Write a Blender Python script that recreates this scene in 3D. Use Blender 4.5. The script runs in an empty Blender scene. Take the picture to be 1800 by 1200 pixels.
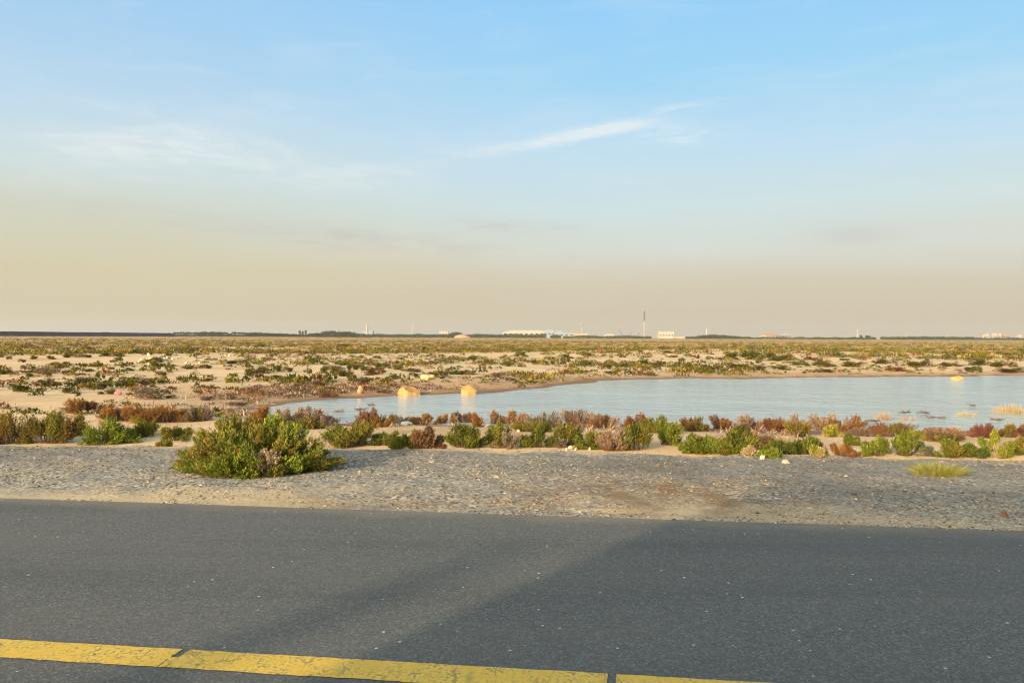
import bpy, math, random
import numpy as np
from mathutils import Vector, Matrix

# ------------------------------------------------------------------ camera, world, sun, exposure
SC = bpy.context.scene
COL = SC.collection
R = math.radians
CAM_H = 1.5
FPX = 1350.0                                   # focal length in pixels of the 1800 px wide photograph
cam_d = bpy.data.cameras.new('camera')
cam_d.sensor_width = 36.0
cam_d.lens = FPX / 1800 * 36
cam_d.clip_start = 0.05
cam_d.clip_end = 30000
cam = bpy.data.objects.new('camera', cam_d)
COL.objects.link(cam)
CAM_M = Matrix.Rotation(R(90 - 0.31), 4, 'X') @ Matrix.Rotation(R(0.255), 4, 'Z')
cam.matrix_world = Matrix.Translation((0, 0, CAM_H)) @ CAM_M
SC.camera = cam

SUN_EL, SUN_AZ = R(12.0), R(217.0)             # azimuth clockwise from +Y (the view direction)
SUN_DIR = Vector((math.sin(SUN_AZ) * math.cos(SUN_EL), math.cos(SUN_AZ) * math.cos(SUN_EL), math.sin(SUN_EL)))
sun_d = bpy.data.lights.new('sun', 'SUN')
sun_d.energy = 4.4
sun_d.angle = R(1.0)
sun_d.color = (1.0, 0.80, 0.56)
sun = bpy.data.objects.new('sun', sun_d)
COL.objects.link(sun)
sun.rotation_euler = (-SUN_DIR).to_track_quat('-Z', 'Y').to_euler()
sun.location = SUN_DIR * 60

SC.view_settings.view_transform = 'Standard'
SC.view_settings.look = 'None'
SC.view_settings.exposure = 0.35
SC.view_settings.gamma = 1.0
SC.view_settings.use_curve_mapping = False
SC.render.engine = 'CYCLES'
SC.cycles.max_bounces = 6
SC.cycles.diffuse_bounces = 3
SC.cycles.glossy_bounces = 3
SC.cycles.transmission_bounces = 4
SC.cycles.volume_bounces = 0
SC.cycles.transparent_max_bounces = 8
SC.cycles.sample_clamp_indirect = 6.0
SC.cycles.filter_width = 1.15
SC.cycles.use_denoising = True
SC.cycles.denoiser = 'OPENIMAGEDENOISE'


class NT:
    """small helper round a node tree"""
    def __init__(s, tree):
        s.t = tree
        s.n = tree.nodes
        s.n.clear()

    def add(s, kind, **kw):
        n = s.n.new(kind)
        for k, v in kw.items():
            setattr(n, k, v)
        return n

    def link(s, a, b):
        s.t.links.new(a, b)

    def put(s, sock, v):
        if hasattr(v, 'is_linked') or hasattr(v, 'links'):
            s.link(v, sock)
        elif v is not None:
            if isinstance(v, (tuple, list)) and len(v) == 3 and sock.type == 'RGBA':
                v = tuple(v) + (1,)
            sock.default_value = v

    def math(s, op, a, b=None, c=None, clamp=False):
        n = s.add('ShaderNodeMath', operation=op, use_clamp=clamp)
        for i, v in enumerate((a, b, c)):
            if v is not None:
                s.put(n.inputs[i], v)
        return n.outputs[0]

    def vmath(s, op, a, b=None, out=0):
        n = s.add('ShaderNodeVectorMath', operation=op)
        s.put(n.inputs[0], a)
        if b is not None:
            s.put(n.inputs[1], b)
        return n.outputs[out]

    def mix(s, f, a, b, blend='MIX'):
        n = s.add('ShaderNodeMix', data_type='RGBA', blend_type=blend)
        s.put(n.inputs[0], f)
        s.put(n.inputs[6], a)
        s.put(n.inputs[7], b)
        return n.outputs[2]

    def noise(s, vec, scale, detail=3.0, rough=0.55, dist=0.0):
        n = s.add('ShaderNodeTexNoise')
        if vec is not None:
            s.link(vec, n.inputs['Vector'])
        n.inputs['Scale'].default_value = scale
        n.inputs['Detail'].default_value = detail
        n.inputs['Roughness'].default_value = rough
        n.inputs['Distortion'].default_value = dist
        return n.outputs['Fac']

    def voro(s, vec, scale, feature='F1', out='Distance', rnd=1.0):
        n = s.add('ShaderNodeTexVoronoi', feature=feature)
        if vec is not None:
            s.link(vec, n.inputs['Vector'])
        n.inputs['Scale'].default_value = scale
        n.inputs['Randomness'].default_value = rnd
        return n.outputs[out]

    def range(s, v, a, b, c=0.0, d=1.0, smooth=False):
        n = s.add('ShaderNodeMapRange', clamp=True)
        if smooth:
            n.interpolation_type = 'SMOOTHSTEP'
        s.put(n.inputs[0], v)
        for i, q in enumerate((a, b, c, d)):
            n.inputs[i + 1].default_value = q
        return n.outputs[0]

    def ramp(s, v, stops, interp='LINEAR'):
        n = s.add('ShaderNodeValToRGB')
        e = n.color_ramp.elements
        n.color_ramp.interpolation = interp
        while len(e) < len(stops):
            e.new(0.5)
        for el, (p, c) in zip(e, stops):
            el.position = p
            el.color = tuple(c) + (1,)
        s.put(n.inputs[0], v)
        return n.outputs[0]

    def scaled(s, vec, sc):
        n = s.add('ShaderNodeMapping')
        s.link(vec, n.inputs[0])
        n.inputs['Scale'].default_value = sc
        return n.outputs[0]

    def attr(s, name, out='Fac'):
        n = s.add('ShaderNodeAttribute', attribute_name=name)
        return n.outputs[out]

    def bump(s, h, strength, dist):
        n = s.add('ShaderNodeBump')
        n.inputs['Strength'].default_value = strength
        n.inputs['Distance'].default_value = dist
        s.link(h, n.inputs['Height'])
        return n.outputs[0]


def srgb(r, g, b):
    f = lambda c: c / 12.92 if c <= 0.04045 else ((c + 0.055) / 1.055) ** 2.4
    return tuple(f(v / 255) for v in (r, g, b))


# ---- the sky: Nishita towards the sun, a dusty evening gradient with thin cirrus away from it
world = bpy.data.worlds.new('World')
SC.world = world
world.use_nodes = True
w = NT(world.node_tree)
nis = w.add('ShaderNodeTexSky', sky_type='NISHITA')
nis.sun_disc = False
nis.sun_elevation = SUN_EL
nis.sun_rotation = SUN_AZ
nis.dust_density = 3.0
nis.air_density = 1.0
nis.altitude = 10
gen = w.add('ShaderNodeTexCoord').outputs['Generated']
dirn = w.vmath('NORMALIZE', gen)
sx = w.add('ShaderNodeSeparateXYZ')
w.link(dirn, sx.inputs[0])
DX, DY, DZ = sx.outputs
el = w.math('MULTIPLY', w.math('ARCSINE', DZ), 57.29578)          # degrees
az = w.math('MULTIPLY', w.math('ARCTAN2', DX, DY), 57.29578)
comb = w.add('ShaderNodeCombineXYZ')
w.link(az, comb.inputs[0])
w.link(el, comb.inputs[1])
AE = comb.outputs[0]
el_n = w.math('ADD', el, w.math('MULTIPLY', w.math('SUBTRACT', w.noise(w.scaled(AE, (0.035, 0.16, 1)), 1.0, 3.0), 0.5), 3.0))
t_el = w.range(el_n, 0.0, 30.0)
grad_r = w.ramp(t_el, [(0.0, srgb(200, 189, 166)), (0.055, srgb(201, 188, 164)), (0.14, srgb(203, 195, 174)),
                       (0.21, srgb(206, 209, 199)), (0.31, srgb(198, 216, 217)), (0.44, srgb(184, 213, 230)),
                       (0.62, srgb(154, 204, 234)), (0.80, srgb(141, 196, 237)), (1.0, srgb(124, 180, 226))])
grad_l = w.ramp(t_el, [(0.0, srgb(199, 194, 178)), (0.055, srgb(201, 190, 162)), (0.16, srgb(204, 195, 164)),
                       (0.25, srgb(200, 202, 184)), (0.36, srgb(197, 212, 213)), (0.50, srgb(182, 208, 225)),
                       (0.66, srgb(160, 199, 229)), (0.84, srgb(149, 193, 231)), (1.0, srgb(126, 178, 223))])
side = w.range(az, -30.0, 12.0, 1.0, 0.0, smooth=True)
sky = w.mix(side, grad_r, grad_l)


def blob(a0, e0, ra, re, slope=0.0):
    """soft elliptical patch of sky round azimuth a0, elevation e0 (degrees); slope tilts its long axis"""
    da = w.math('SUBTRACT', az, a0)
    de = w.math('SUBTRACT', w.math('SUBTRACT', el, e0), w.math('MULTIPLY', da, slope))
    q = w.math('ADD', w.math('POWER', w.math('ABSOLUTE', w.math('DIVIDE', da, ra)), 2.0),
               w.math('POWER', w.math('ABSOLUTE', w.math('DIVIDE', de, re)), 2.0))
    return w.math('POWER', 2.718, w.math('MULTIPLY', q, -1.0))


rot = w.add('ShaderNodeMapping')
w.link(AE, rot.inputs[0])
rot.inputs['Rotation'].default_value = (0, 0, R(-9))
rot.inputs['Scale'].default_value = (0.24, 1.25, 1)
AER = rot.outputs[0]
wisp = w.noise(AER, 1.0, 6.0, 0.62, 0.6)
wisp2 = w.noise(w.scaled(AE, (0.10, 0.5, 1)), 1.0, 5.0, 0.6, 0.5)
cl = w.math('MULTIPLY', blob(3.2, 14.4, 6.2, 0.42, 0.165), w.range(wisp, 0.25, 0.55))
cl = w.math('ADD', cl, w.math('MULTIPLY', blob(7.0, 15.1, 2.6, 0.36, 0.10), w.range(wisp, 0.22, 0.48)))
cl = w.math('ADD', cl, w.math('MULTIPLY', blob(12.0, 14.5, 3.4, 0.70, -0.03), w.math('MULTIPLY', w.range(wisp, 0.36, 0.62), 0.85)))
cl = w.math('ADD', cl, w.math('MULTIPLY', blob(12.8, 16.3, 3.0, 0.28, 0.09), w.math('MULTIPLY', w.range(wisp, 0.33, 0.6), 0.75)))
cl = w.math('ADD', cl, w.math('MULTIPLY', blob(-24.5, 12.6, 9.0, 2.2, 0.05), w.math('MULTIPLY', w.range(wisp2, 0.38, 0.66), 0.62)))
cl = w.math('ADD', cl, w.math('MULTIPLY', blob(-25.0, 12.4, 8.0, 1.6, 0.08), w.math('MULTIPLY', w.range(wisp, 0.45, 0.68), 0.55)))
cl = w.math('ADD', cl, w.math('MULTIPLY', blob(-12.2, 11.4, 6.0, 0.8, 0.05), w.math('MULTIPLY', w.range(wisp, 0.36, 0.64), 0.70)))
cl = w.math('ADD', cl, w.math('MULTIPLY', w.range(wisp2, 0.50, 0.80), w.math('MULTIPLY', w.range(el, 3.0, 12.0), 0.30)))
cl = w.math('MINIMUM', cl, 1.0)
sky = w.mix(w.math('MULTIPLY', cl, 0.62), sky, srgb(232, 234, 232))
# faint grey streaks lower down
gs = w.math('MULTIPLY', blob(-14.0, 7.2, 13.0, 0.8, -0.06), w.range(wisp, 0.38, 0.66))
gs = w.math('ADD', gs, w.math('MULTIPLY', blob(0.0, 8.2, 5.0, 0.5, -0.03), w.range(wisp, 0.36, 0.62)))
gs = w.math('ADD', gs, w.math('MULTIPLY', blob(24.0, 7.0, 3.0, 0.7, 0.0), 0.5))
sky = w.mix(w.math('MULTIPLY', gs, 0.75), sky, srgb(190, 188, 182))
bg_n = w.add('ShaderNodeBackground')
w.link(nis.outputs[0], bg_n.inputs[0])
bg_n.inputs[1].default_value = 0.15
bg_d = w.add('ShaderNodeBackground')
w.link(sky, bg_d.inputs[0])
bg_d.inputs[1].default_value = 0.88
mixw = w.add('ShaderNodeMixShader')
w.link(w.range(DY, -0.45, 0.30, 0.30, 1.0, smooth=True), mixw.inputs[0])
w.link(bg_n.outputs[0], mixw.inputs[1])
w.link(bg_d.outputs[0], mixw.inputs[2])
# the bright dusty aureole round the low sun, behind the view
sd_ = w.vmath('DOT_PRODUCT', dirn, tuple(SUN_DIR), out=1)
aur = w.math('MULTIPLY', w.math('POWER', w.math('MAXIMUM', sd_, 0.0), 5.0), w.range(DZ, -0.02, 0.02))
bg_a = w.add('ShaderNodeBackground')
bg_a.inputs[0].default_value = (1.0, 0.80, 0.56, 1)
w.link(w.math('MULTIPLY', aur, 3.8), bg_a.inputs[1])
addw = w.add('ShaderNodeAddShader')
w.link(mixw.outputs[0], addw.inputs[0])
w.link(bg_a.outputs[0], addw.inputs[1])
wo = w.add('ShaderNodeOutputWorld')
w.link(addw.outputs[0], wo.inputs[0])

# ------------------------------------------------------------------ numpy noise, ground shape
RNG = np.random.default_rng(7)


def _hash(ix, iy, seed):
    h = (ix.astype(np.int64) * 374761393 + iy.astype(np.int64) * 668265263 + seed * 974634541) & 0xFFFFFFFF
    h = ((h ^ (h >> 13)) * 1274126177) & 0xFFFFFFFF
    h = (h ^ (h >> 16)) & 0xFFFFFFFF
    return h / 4294967295.0


def vn(x, y, scale, seed=0, octaves=1):
    """smooth value noise in -1..1, scale in metres"""
    x = np.asarray(x, float)
    y = np.asarray(y, float)
    tot, amp, norm = 0, 1.0, 0
    for o in range(octaves):
        u, v = x / scale, y / scale
        ix, iy = np.floor(u), np.floor(v)
        fx, fy = u - ix, v - iy
        fx = fx * fx * (3 - 2 * fx)
        fy = fy * fy * (3 - 2 * fy)
        a, b = _hash(ix, iy, seed + o), _hash(ix + 1, iy, seed + o)
        c, d = _hash(ix, iy + 1, seed + o), _hash(ix + 1, iy + 1, seed + o)
        tot = tot + amp * ((a + (b - a) * fx) * (1 - fy) + (c + (d - c) * fx) * fy)
        norm += amp
        amp *= 0.5
        scale *= 0.5
    return tot / norm * 2 - 1


def sm(a, b, x):
    t = np.clip((x - a) / (b - a), 0, 1)
    return t * t * (3 - 2 * t)


TH = R(6.8)                                     # the road runs a little away to the left
NX, NY = math.sin(TH), math.cos(TH)
D_EDGE = 6.45                                   # asphalt edge, metres from the camera along the road normal
WATER_Z = -0.62


def ray(px, py):
    v = CAM_M.to_3x3() @ Vector(((px - 900) / FPX, -(py - 600) / FPX, -1.0))
    return v / v.y                              # per metre of depth


def plane_pt(px, py, z):
    v = ray(px, py)
    t = (z - CAM_H) / v.z
    return (v.x * t, t)


POND_PX = [(452, 722), (500, 709), (560, 703), (640, 697), (700, 694), (760, 693), (840, 690), (905, 687), (960, 683),
           (1000, 675), (1060, 668), (1130, 666), (1300, 665), (1500, 662), (1800, 660), (2150, 658), (2500, 668), (2500, 745), (2150, 768), (1800, 764),
           (1600, 762), (1450, 758), (1300, 754), (1100, 750), (900, 747), (700, 746), (600, 747), (545, 741), (500, 731)]
POND = np.array([plane_pt(x, y, WATER_Z) for x, y in POND_PX])


def pond_sd(x, y):
    x = np.asarray(x, float)
    y = np.asarray(y, float)
    best = np.full(x.shape, 1e9)
    inside = np.zeros(x.shape, bool)
    n = len(POND)
    for i in range(n):
        ax, ay = POND[i]
        bx, by = POND[(i + 1) % n]
        ex, ey = bx - ax, by - ay
        t = np.clip(((x - ax) * ex + (y - ay) * ey) / (ex * ex + ey * ey), 0, 1)
        best = np.minimum(best, np.hypot(x - ax - t * ex, y - ay - t * ey))
        cond = ((ay > y) != (by > y))
        with np.errstate(divide='ignore', invalid='ignore'):
            xi = (bx - ax) * (y - ay) / (by - ay if by != ay else 1e-9) + ax
        inside ^= cond & (x < xi)
    return np.where(inside, -best, best)


def crest(x):
    return 10.3 + 0.06 * np.clip(x, -14, 14)


def H(x, y):
    x = np.asarray(x, float)
    y = np.asarray(y, float)
    d = x * NX + y * NY
    r = np.hypot(x, y)
    far = sm(45, 260, r)
    base = -0.50 + 0.05 * vn(x, y, 2.6, 3, 2) + 0.07 * vn(x, y, 7, 5, 2) * (1 + far)
    base += (0.05 + 0.22 * far) * vn(x, y, 26, 9, 2) + 0.25 * far * vn(x, y, 90, 12)
    base += 0.62 * np.exp(-(((x - 24) / 30) ** 2 + ((y - 92) / 17) ** 2))          # sandy swell beyond the pond
    base += 0.30 * np.exp(-(((x + 30) / 20) ** 2 + ((y - 75) / 14) ** 2))
    base += 0.20 * np.exp(-(((x - 6) / 9) ** 2 + ((y - 13.5) / 1.6) ** 2)) * (0.6 + 0.4 * vn(x, y, 3, 31))
    base += 0.25 * sm(150, 500, r)
    sd = pond_sd(x, y) + (0.45 + 0.75 * sm(20, 40, y)) * vn(x, y, 2.4, 21, 3) * sm(8, 16, r)
    H1 = np.minimum(base, WATER_Z + 0.055 * sd + 0.01 * np.abs(vn(x, y, 0.8, 41)))
    H1 = np.maximum(H1, -1.3)
    dc = crest(x) + 0.22 * vn(x, y, 1.1, 17, 2)
    g = -0.022 - 0.012 * (d - D_EDGE) + (0.022 * vn(x, y, 0.35, 23, 2) + 0.03 * vn(x, y, 1.3, 24)) * sm(0, 0.7, d - D_EDGE)
    g = np.where(d < D_EDGE + 0.05, -0.05, g)
    wgt = sm(0, 2.3, d - dc)
    return g * (1 - wgt) + H1 * wgt


def hz(x, y):
    return float(H(np.array([x]), np.array([y]))[0])


_T = np.geomspace(3.0, 6000, 5000)


def at(px, py, t_min=3.0):
    """the point of the ground that shows at a place of the photograph"""
    v = ray(px, py)
    T = _T[_T >= t_min]
    z = CAM_H + v.z * T
    x = v.x * T
    g = H(x, T)
    g = np.where((T > 14.6) & (pond_sd(x, T) < 6), np.maximum(g, WATER_Z), g)
    hit = np.nonzero(z < g)[0]
    k = hit[0] if len(hit) else len(T) - 400
    return x[k], T[k], float(g[k])


# ------------------------------------------------------------------ materials
def mat(name, vol=False):
    m = bpy.data.materials.new(name)
    m.use_nodes = True
    t = NT(m.node_tree)
    return m, t


def finish(t, color, rough=0.9, spec=0.3, normal=None, bsdf_kw=None):
    b = t.add('ShaderNodeBsdfPrincipled')
    t.put(b.inputs['Base Color'], color)
    t.put(b.inputs['Roughness'], rough)
    b.inputs['Specular IOR Level'].default_value = spec
    for k, v in (bsdf_kw or {}).items():
        b.inputs[k].default_value = v
    if normal is not None:
        t.link(normal, b.inputs['Normal'])
    o = t.add('ShaderNodeOutputMaterial')
    t.link(b.outputs[0], o.inputs[0])
    return b


def simple(name, col, rough=0.7, spec=0.3, var=0.12, scale=8.0, bump=0.0, metal=0.0):
    m, t = mat(name)
    p = t.add('ShaderNodeTexCoord').outputs['Object']
    n = t.noise(p, scale, 5.0, 0.6)
    a = tuple(c * (1 - var) for c in col)
    b_ = tuple(min(1, c * (1 + var)) for c in col)
    c = t.mix(t.range(n, 0.3, 0.7), a, b_)
    nm = t.bump(t.noise(p, scale * 4, 4.0), bump, 0.02) if bump else None
    finish(t, c, rough, spec, nm, {'Metallic': metal})
    return m


def geo_pos(t):
    return t.add('ShaderNodeNewGeometry').outputs['Position']


def mk_ground():
    m, t = mat('desert_ground')
    p = geo_pos(t)
    gravel, wet, veg = t.attr('gravel'), t.attr('wet'), t.attr('veg')
    n1 = t.noise(p, 0.35, 4.0)
    n2 = t.noise(p, 2.2, 5.0, 0.6)
    n3 = t.noise(p, 14.0, 5.0, 0.7)
    sand = t.mix(t.range(n1, 0.35, 0.68), srgb(214, 176, 124), srgb(231, 198, 148))
    sand = t.mix(t.math('MULTIPLY', t.range(n2, 0.50, 0.75), 0.5), sand, srgb(236, 214, 172))
    sand = t.mix(t.math('MULTIPLY', t.range(n3, 0.52, 0.75), 0.35), sand, srgb(188, 148, 100))
    ns = t.noise(t.scaled(p, (0.05, 0.11, 0.1)), 1.0, 4.0, 0.6)
    sand = t.mix(t.math('MULTIPLY', t.range(ns, 0.52, 0.66), 0.55), sand, srgb(208, 168, 116))
    # ochre dry ground cover on the far plain
    nv = t.noise(t.scaled(p, (0.06, 0.10, 0.1)), 1.0, 5.0, 0.65)
    nv2 = t.noise(t.scaled(p, (0.5, 0.5, 0.5)), 1.0, 4.0, 0.7)
    vmask = t.math('MULTIPLY', veg, t.range(t.math('ADD', t.math('MULTIPLY', nv, 0.55), t.math('MULTIPLY', nv2, 0.45)), 0.36, 0.56))
    ochre = t.mix(t.range(nv2, 0.40, 0.62), srgb(178, 138, 70), srgb(134, 112, 54))
    col = t.mix(t.math('MULTIPLY', vmask, 0.88), sand, ochre)
    mud = t.mix(t.range(n2, 0.4, 0.65), srgb(164, 124, 86), srgb(202, 158, 112))
    col = t.mix(t.math('MULTIPLY', wet, t.range(n2, 0.2, 0.6, 0.5, 0.95)), col, mud)
    # verge gravel: grey stone dust, beige fines and brown dirt
    pr = t.scaled(p, (0.55, 1.6, 1.0))
    g1 = t.noise(pr, 0.55, 5.0, 0.62, 0.3)
    gf = t.noise(p, 38.0, 4.0, 0.75)
    gv = t.voro(p, 34.0, 'F1', 'Color')
    gsep = t.add('ShaderNodeSeparateColor')
    t.link(gv, gsep.inputs[0])
    grey = t.mix(t.range(gf, 0.35, 0.68), srgb(130, 120, 100), srgb(188, 175, 148))
    grey = t.mix(t.range(gsep.outputs[0], 0.72, 0.98), grey, srgb(216, 204, 178))
    grey = t.mix(t.range(gsep.outputs[1], 0.70, 0.98), grey, srgb(78, 78, 76))
    fines = t.mix(t.range(gf, 0.35, 0.7), srgb(176, 152, 114), srgb(222, 200, 156))
    beige = t.attr('beige')
    dark = t.attr('dark')
    gcol = t.mix(t.range(t.math('ADD', beige, t.math('MULTIPLY', t.math('SUBTRACT', g1, 0.5), 1.6)), 0.28, 0.72), grey, fines)
    gcol = t.mix(t.math('MULTIPLY', dark, t.range(g1, 0.30, 0.62, 0.25, 0.85)), gcol, t.mix(gf, srgb(94, 90, 82), srgb(142, 134, 118)))
    brown = t.attr('brown')
    gcol = t.mix(t.math('MULTIPLY', brown, t.range(n2, 0.40, 0.60, 0.15, 0.85)), gcol, t.mix(gf, srgb(104, 78, 48), srgb(160, 128, 84)))
    col = t.mix(t.math('MULTIPLY', t.attr('rim'), 0.75), col, srgb(122, 92, 66))
    col = t.mix(gravel, col, gcol)
    h = t.math('ADD', t.math('MULTIPLY', gf, 0.6), t.math('MULTIPLY', n3, 1.2))
    nm = t.bump(h, 0.55, 0.03)
    finish(t, col, 0.95, 0.15, nm)
    return m


def mk_asphalt():
    m, t = mat('asphalt')
    p = geo_pos(t)
    ps = t.scaled(p, (1.0, 1.0, 0.0))
    big = t.noise(t.scaled(p, (0.35, 1.1, 1)), 0.9, 4.0, 0.6)
    fine = t.noise(ps, 130.0, 4.0, 0.8)
    mid = t.noise(t.scaled(p, (0.6, 1.5, 1)), 16.0, 4.0, 0.7)
    v = t.add('ShaderNodeTexVoronoi')
    t.link(ps, v.inputs['Vector'])
    v.inputs['Scale'].default_value = 105.0
    sc = t.add('ShaderNodeSeparateColor')
    t.link(v.outputs['Color'], sc.inputs[0])
    base = t.mix(t.range(fine, 0.30, 0.72), srgb(74, 73, 66), srgb(116, 114, 103))
    base = t.mix(t.range(sc.outputs[0], 0.55, 1.0, 0.0, 0.6), base, srgb(148, 146, 132))
    base = t.mix(t.range(sc.outputs[1], 0.60, 1.0, 0.0, 0.55), base, srgb(60, 60, 61))
    base = t.mix(t.math('MULTIPLY', t.range(big, 0.35, 0.70), 0.35), base, srgb(118, 115, 102))
    base = t.mix(t.math('MULTIPLY', t.range(mid, 0.45, 0.75), 0.30), base, srgb(75, 74, 70))
    v2 = t.add('ShaderNodeTexVoronoi')
    t.link(t.scaled(p, (1, 1, 0)), v2.inputs['Vector'])
    v2.inputs['Scale'].default_value = 11.0
    s2 = t.add('ShaderNodeSeparateColor')
    t.link(v2.outputs['Color'], s2.inputs[0])
    chip = t.math('MULTIPLY', t.math('LESS_THAN', v2.outputs['Distance'], 0.09), t.math('GREATER_THAN', s2.outputs[0], 0.68))
    base = t.mix(t.math('MULTIPLY', chip, t.range(s2.outputs[1], 0.0, 1.0, 0.25, 1.0)), base, srgb(222, 220, 210))
    # sand blown onto the outer edge, faint darker wear in long bands along the road
    dd = t.vmath('DOT_PRODUCT', p, (NX, NY, 0.0), out=1)
    edge = t.range(t.math('ADD', dd, t.math('MULTIPLY', t.math('SUBTRACT', t.noise(p, 1.3, 4.0, 0.65), 0.5), 0.55)), D_EDGE - 0.28, D_EDGE + 0.10)
    edge = t.math('MULTIPLY', edge, t.range(fine, 0.40, 0.58))
    base = t.mix(t.math('MULTIPLY', edge, 0.7), base, srgb(176, 154, 116))
    band = t.noise(t.scaled(p, (0.12, 1.4, 1)), 1.0, 3.0, 0.6)
    base = t.mix(t.math('MULTIPLY', t.range(band, 0.48, 0.72), 0.30), base, srgb(70, 69, 64))
    nm = t.bump(t.math('ADD', fine, t.math('MULTIPLY', sc.outputs[2], 0.6)), 0.45, 0.006)
    finish(t, base, 0.85, 0.25, nm)
    return m


def mk_paint():
    m, t = mat('worn_yellow_paint')
    p = geo_pos(t)
    rotm = t.add('ShaderNodeMapping')
    t.link(p, rotm.inputs[0])
    rotm.inputs['Rotation'].default_value = (0, 0, TH)
    q = rotm.outputs[0]
    n = t.noise(p, 55.0, 4.0, 0.75)
    n2 = t.noise(p, 9.0, 4.0, 0.6)
    qd = t.add('ShaderNodeVectorMath', operation='ADD')
    t.link(t.scaled(q, (1.3, 0.40, 1.0)), qd.inputs[0])
    nn = t.add('ShaderNodeTexNoise')
    t.link(p, nn.inputs['Vector'])
    nn.inputs['Scale'].default_value = 10.0
    dm = t.vmath('MULTIPLY', nn.outputs['Color'], (0.10, 0.10, 0.0))
    t.link(dm, qd.inputs[1])
    ed = t.voro(qd.outputs[0], 4.6, 'DISTANCE_TO_EDGE')
    crack = t.range(ed, 0.003, 0.022, 0.8, 0.0)
    crack = t.math('MULTIPLY', crack, t.range(n2, 0.40, 0.60, 0.2, 1.0))
    pit = t.range(n, 0.50, 0.57)
    pit = t.math('MULTIPLY', pit, t.range(n2, 0.40, 0.65, 0.25, 1.0))
    wear = t.math('MAXIMUM', crack, pit)
    yel = t.mix(t.range(n2, 0.3, 0.7), srgb(232, 184, 62), srgb(238, 200, 90))
    yel = t.mix(t.math('MULTIPLY', t.range(n, 0.3, 0.6, 1.0, 0.0), 0.35), yel, srgb(200, 160, 62))
    col = t.mix(t.math('MULTIPLY', wear, 0.75), yel, srgb(88, 82, 66))
    finish(t, col, 0.7, 0.3, t.bump(t.math('SUBTRACT', n, t.math('MULTIPLY', wear, 2.0)), 0.5, 0.004))
    return m


def mk_water():
    m, t = mat('pond_water')
    p = geo_pos(t)
    r1 = t.noise(t.scaled(p, (1.6, 3.0, 1)), 1.0, 4.0, 0.6, 0.2)
    r2 = t.noise(t.scaled(p, (5.0, 9.0, 1)), 1.0, 3.0, 0.6)
    calm = t.noise(t.scaled(p, (0.10, 0.20, 1)), 1.0, 3.0)
    px = t.add('ShaderNodeSeparateXYZ')
    t.link(p, px.inputs[0])
    amt = t.math('MULTIPLY', t.range(px.outputs[0], -7.0, 4.0, 0.12, 1.0, smooth=True), t.range(calm, 0.38, 0.58, 0.35, 1.0))
    h = t.math('MULTIPLY', t.math('ADD', t.math('MULTIPLY', r1, 1.0), t.math('MULTIPLY', r2, 0.40)), amt)
    nm = t.bump(h, 1.0, 0.26)
    finish(t, srgb(168, 182, 176), 0.14, 0.5, nm, {'IOR': 1.45})
    return m


def mk_leaf(name='shrub_foliage', rough=0.75, trans=0.25):
    m, t = mat(name)
    c = t.attr('Col', 'Color')
    d = t.add('ShaderNodeBsdfPrincipled')
    t.link(c, d.inputs['Base Color'])
    d.inputs['Roughness'].default_value = rough
    d.inputs['Specular IOR Level'].default_value = 0.08
    tr = t.add('ShaderNodeBsdfTranslucent')
    t.link(c, tr.inputs[0])
    mx = t.add('ShaderNodeMixShader')
    mx.inputs[0].default_value = trans
    t.link(d.outputs[0], mx.inputs[1])
    t.link(tr.outputs[0], mx.inputs[2])
    o = t.add('ShaderNodeOutputMaterial')
    t.link(mx.outputs[0], o.inputs[0])
    return m


def mk_stone(name='stone'):
    m, t = mat(name)
    c = t.attr('Col', 'Color')
    p = t.add('ShaderNodeTexCoord').outputs['Object']
    n = t.noise(p, 25.0, 4.0, 0.6)
    n2 = t.noise(p, 5.0, 5.0, 0.6)
    col = t.mix(t.math('MULTIPLY', t.range(n2, 0.45, 0.75), 0.4), c, (0.30, 0.24, 0.16), 'MULTIPLY')
    finish(t, col, 0.9, 0.2, t.bump(n, 0.4, 0.02))
    return m


M_GROUND, M_ASPH, M_PAINT, M_WATER = mk_ground(), mk_asphalt(), mk_paint(), mk_water()
M_LEAF, M_STONE = mk_leaf(), mk_stone()
M_TWIG = simple('twig_bark', (0.16, 0.11, 0.075), 0.9, 0.1, 0.3, 20)
M_FARLEAF = mk_leaf('far_foliage', 0.8, 0.15)


# ------------------------------------------------------------------ mesh helpers
def mesh_np(name, verts, faces, material, parent=None, cols=None, smooth=False, attrs=None):
    """faces: (n,k) int array with one k for all"""
    verts = np.asarray(verts, np.float32)
    faces = np.asarray(faces, np.int32)
    me = bpy.data.meshes.new(name)
    me.vertices.add(len(verts))
    me.vertices.foreach_set('co', verts.ravel())
    k = faces.shape[1]
    me.loops.add(faces.size)
    me.loops.foreach_set('vertex_index', faces.ravel())
    me.polygons.add(len(faces))
    me.polygons.foreach_set('loop_start', np.arange(0, faces.size, k, dtype=np.int32))
    me.polygons.foreach_set('loop_total', np.full(len(faces), k, np.int32))
    me.polygons.foreach_set('use_smooth', np.full(len(faces), smooth, bool))
    if cols is not None:
        a = me.attributes.new('Col', 'FLOAT_COLOR', 'POINT')
        c4 = np.ones((len(verts), 4), np.float32)
        c4[:, :3] = cols
        a.data.foreach_set('color', c4.ravel())
    for nm, v in (attrs or {}).items():
        a = me.attributes.new(nm, 'FLOAT', 'POINT')
        a.data.foreach_set('value', np.asarray(v, np.float32))
    me.materials.append(material)
    me.update()
    me.validate()
    return link(name, me, parent)


def link(name, me, parent=None):
    o = bpy.data.objects.new(name, me)
    COL.objects.link(o)
    if parent is not None:
        o.parent = parent
    return o


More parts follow.
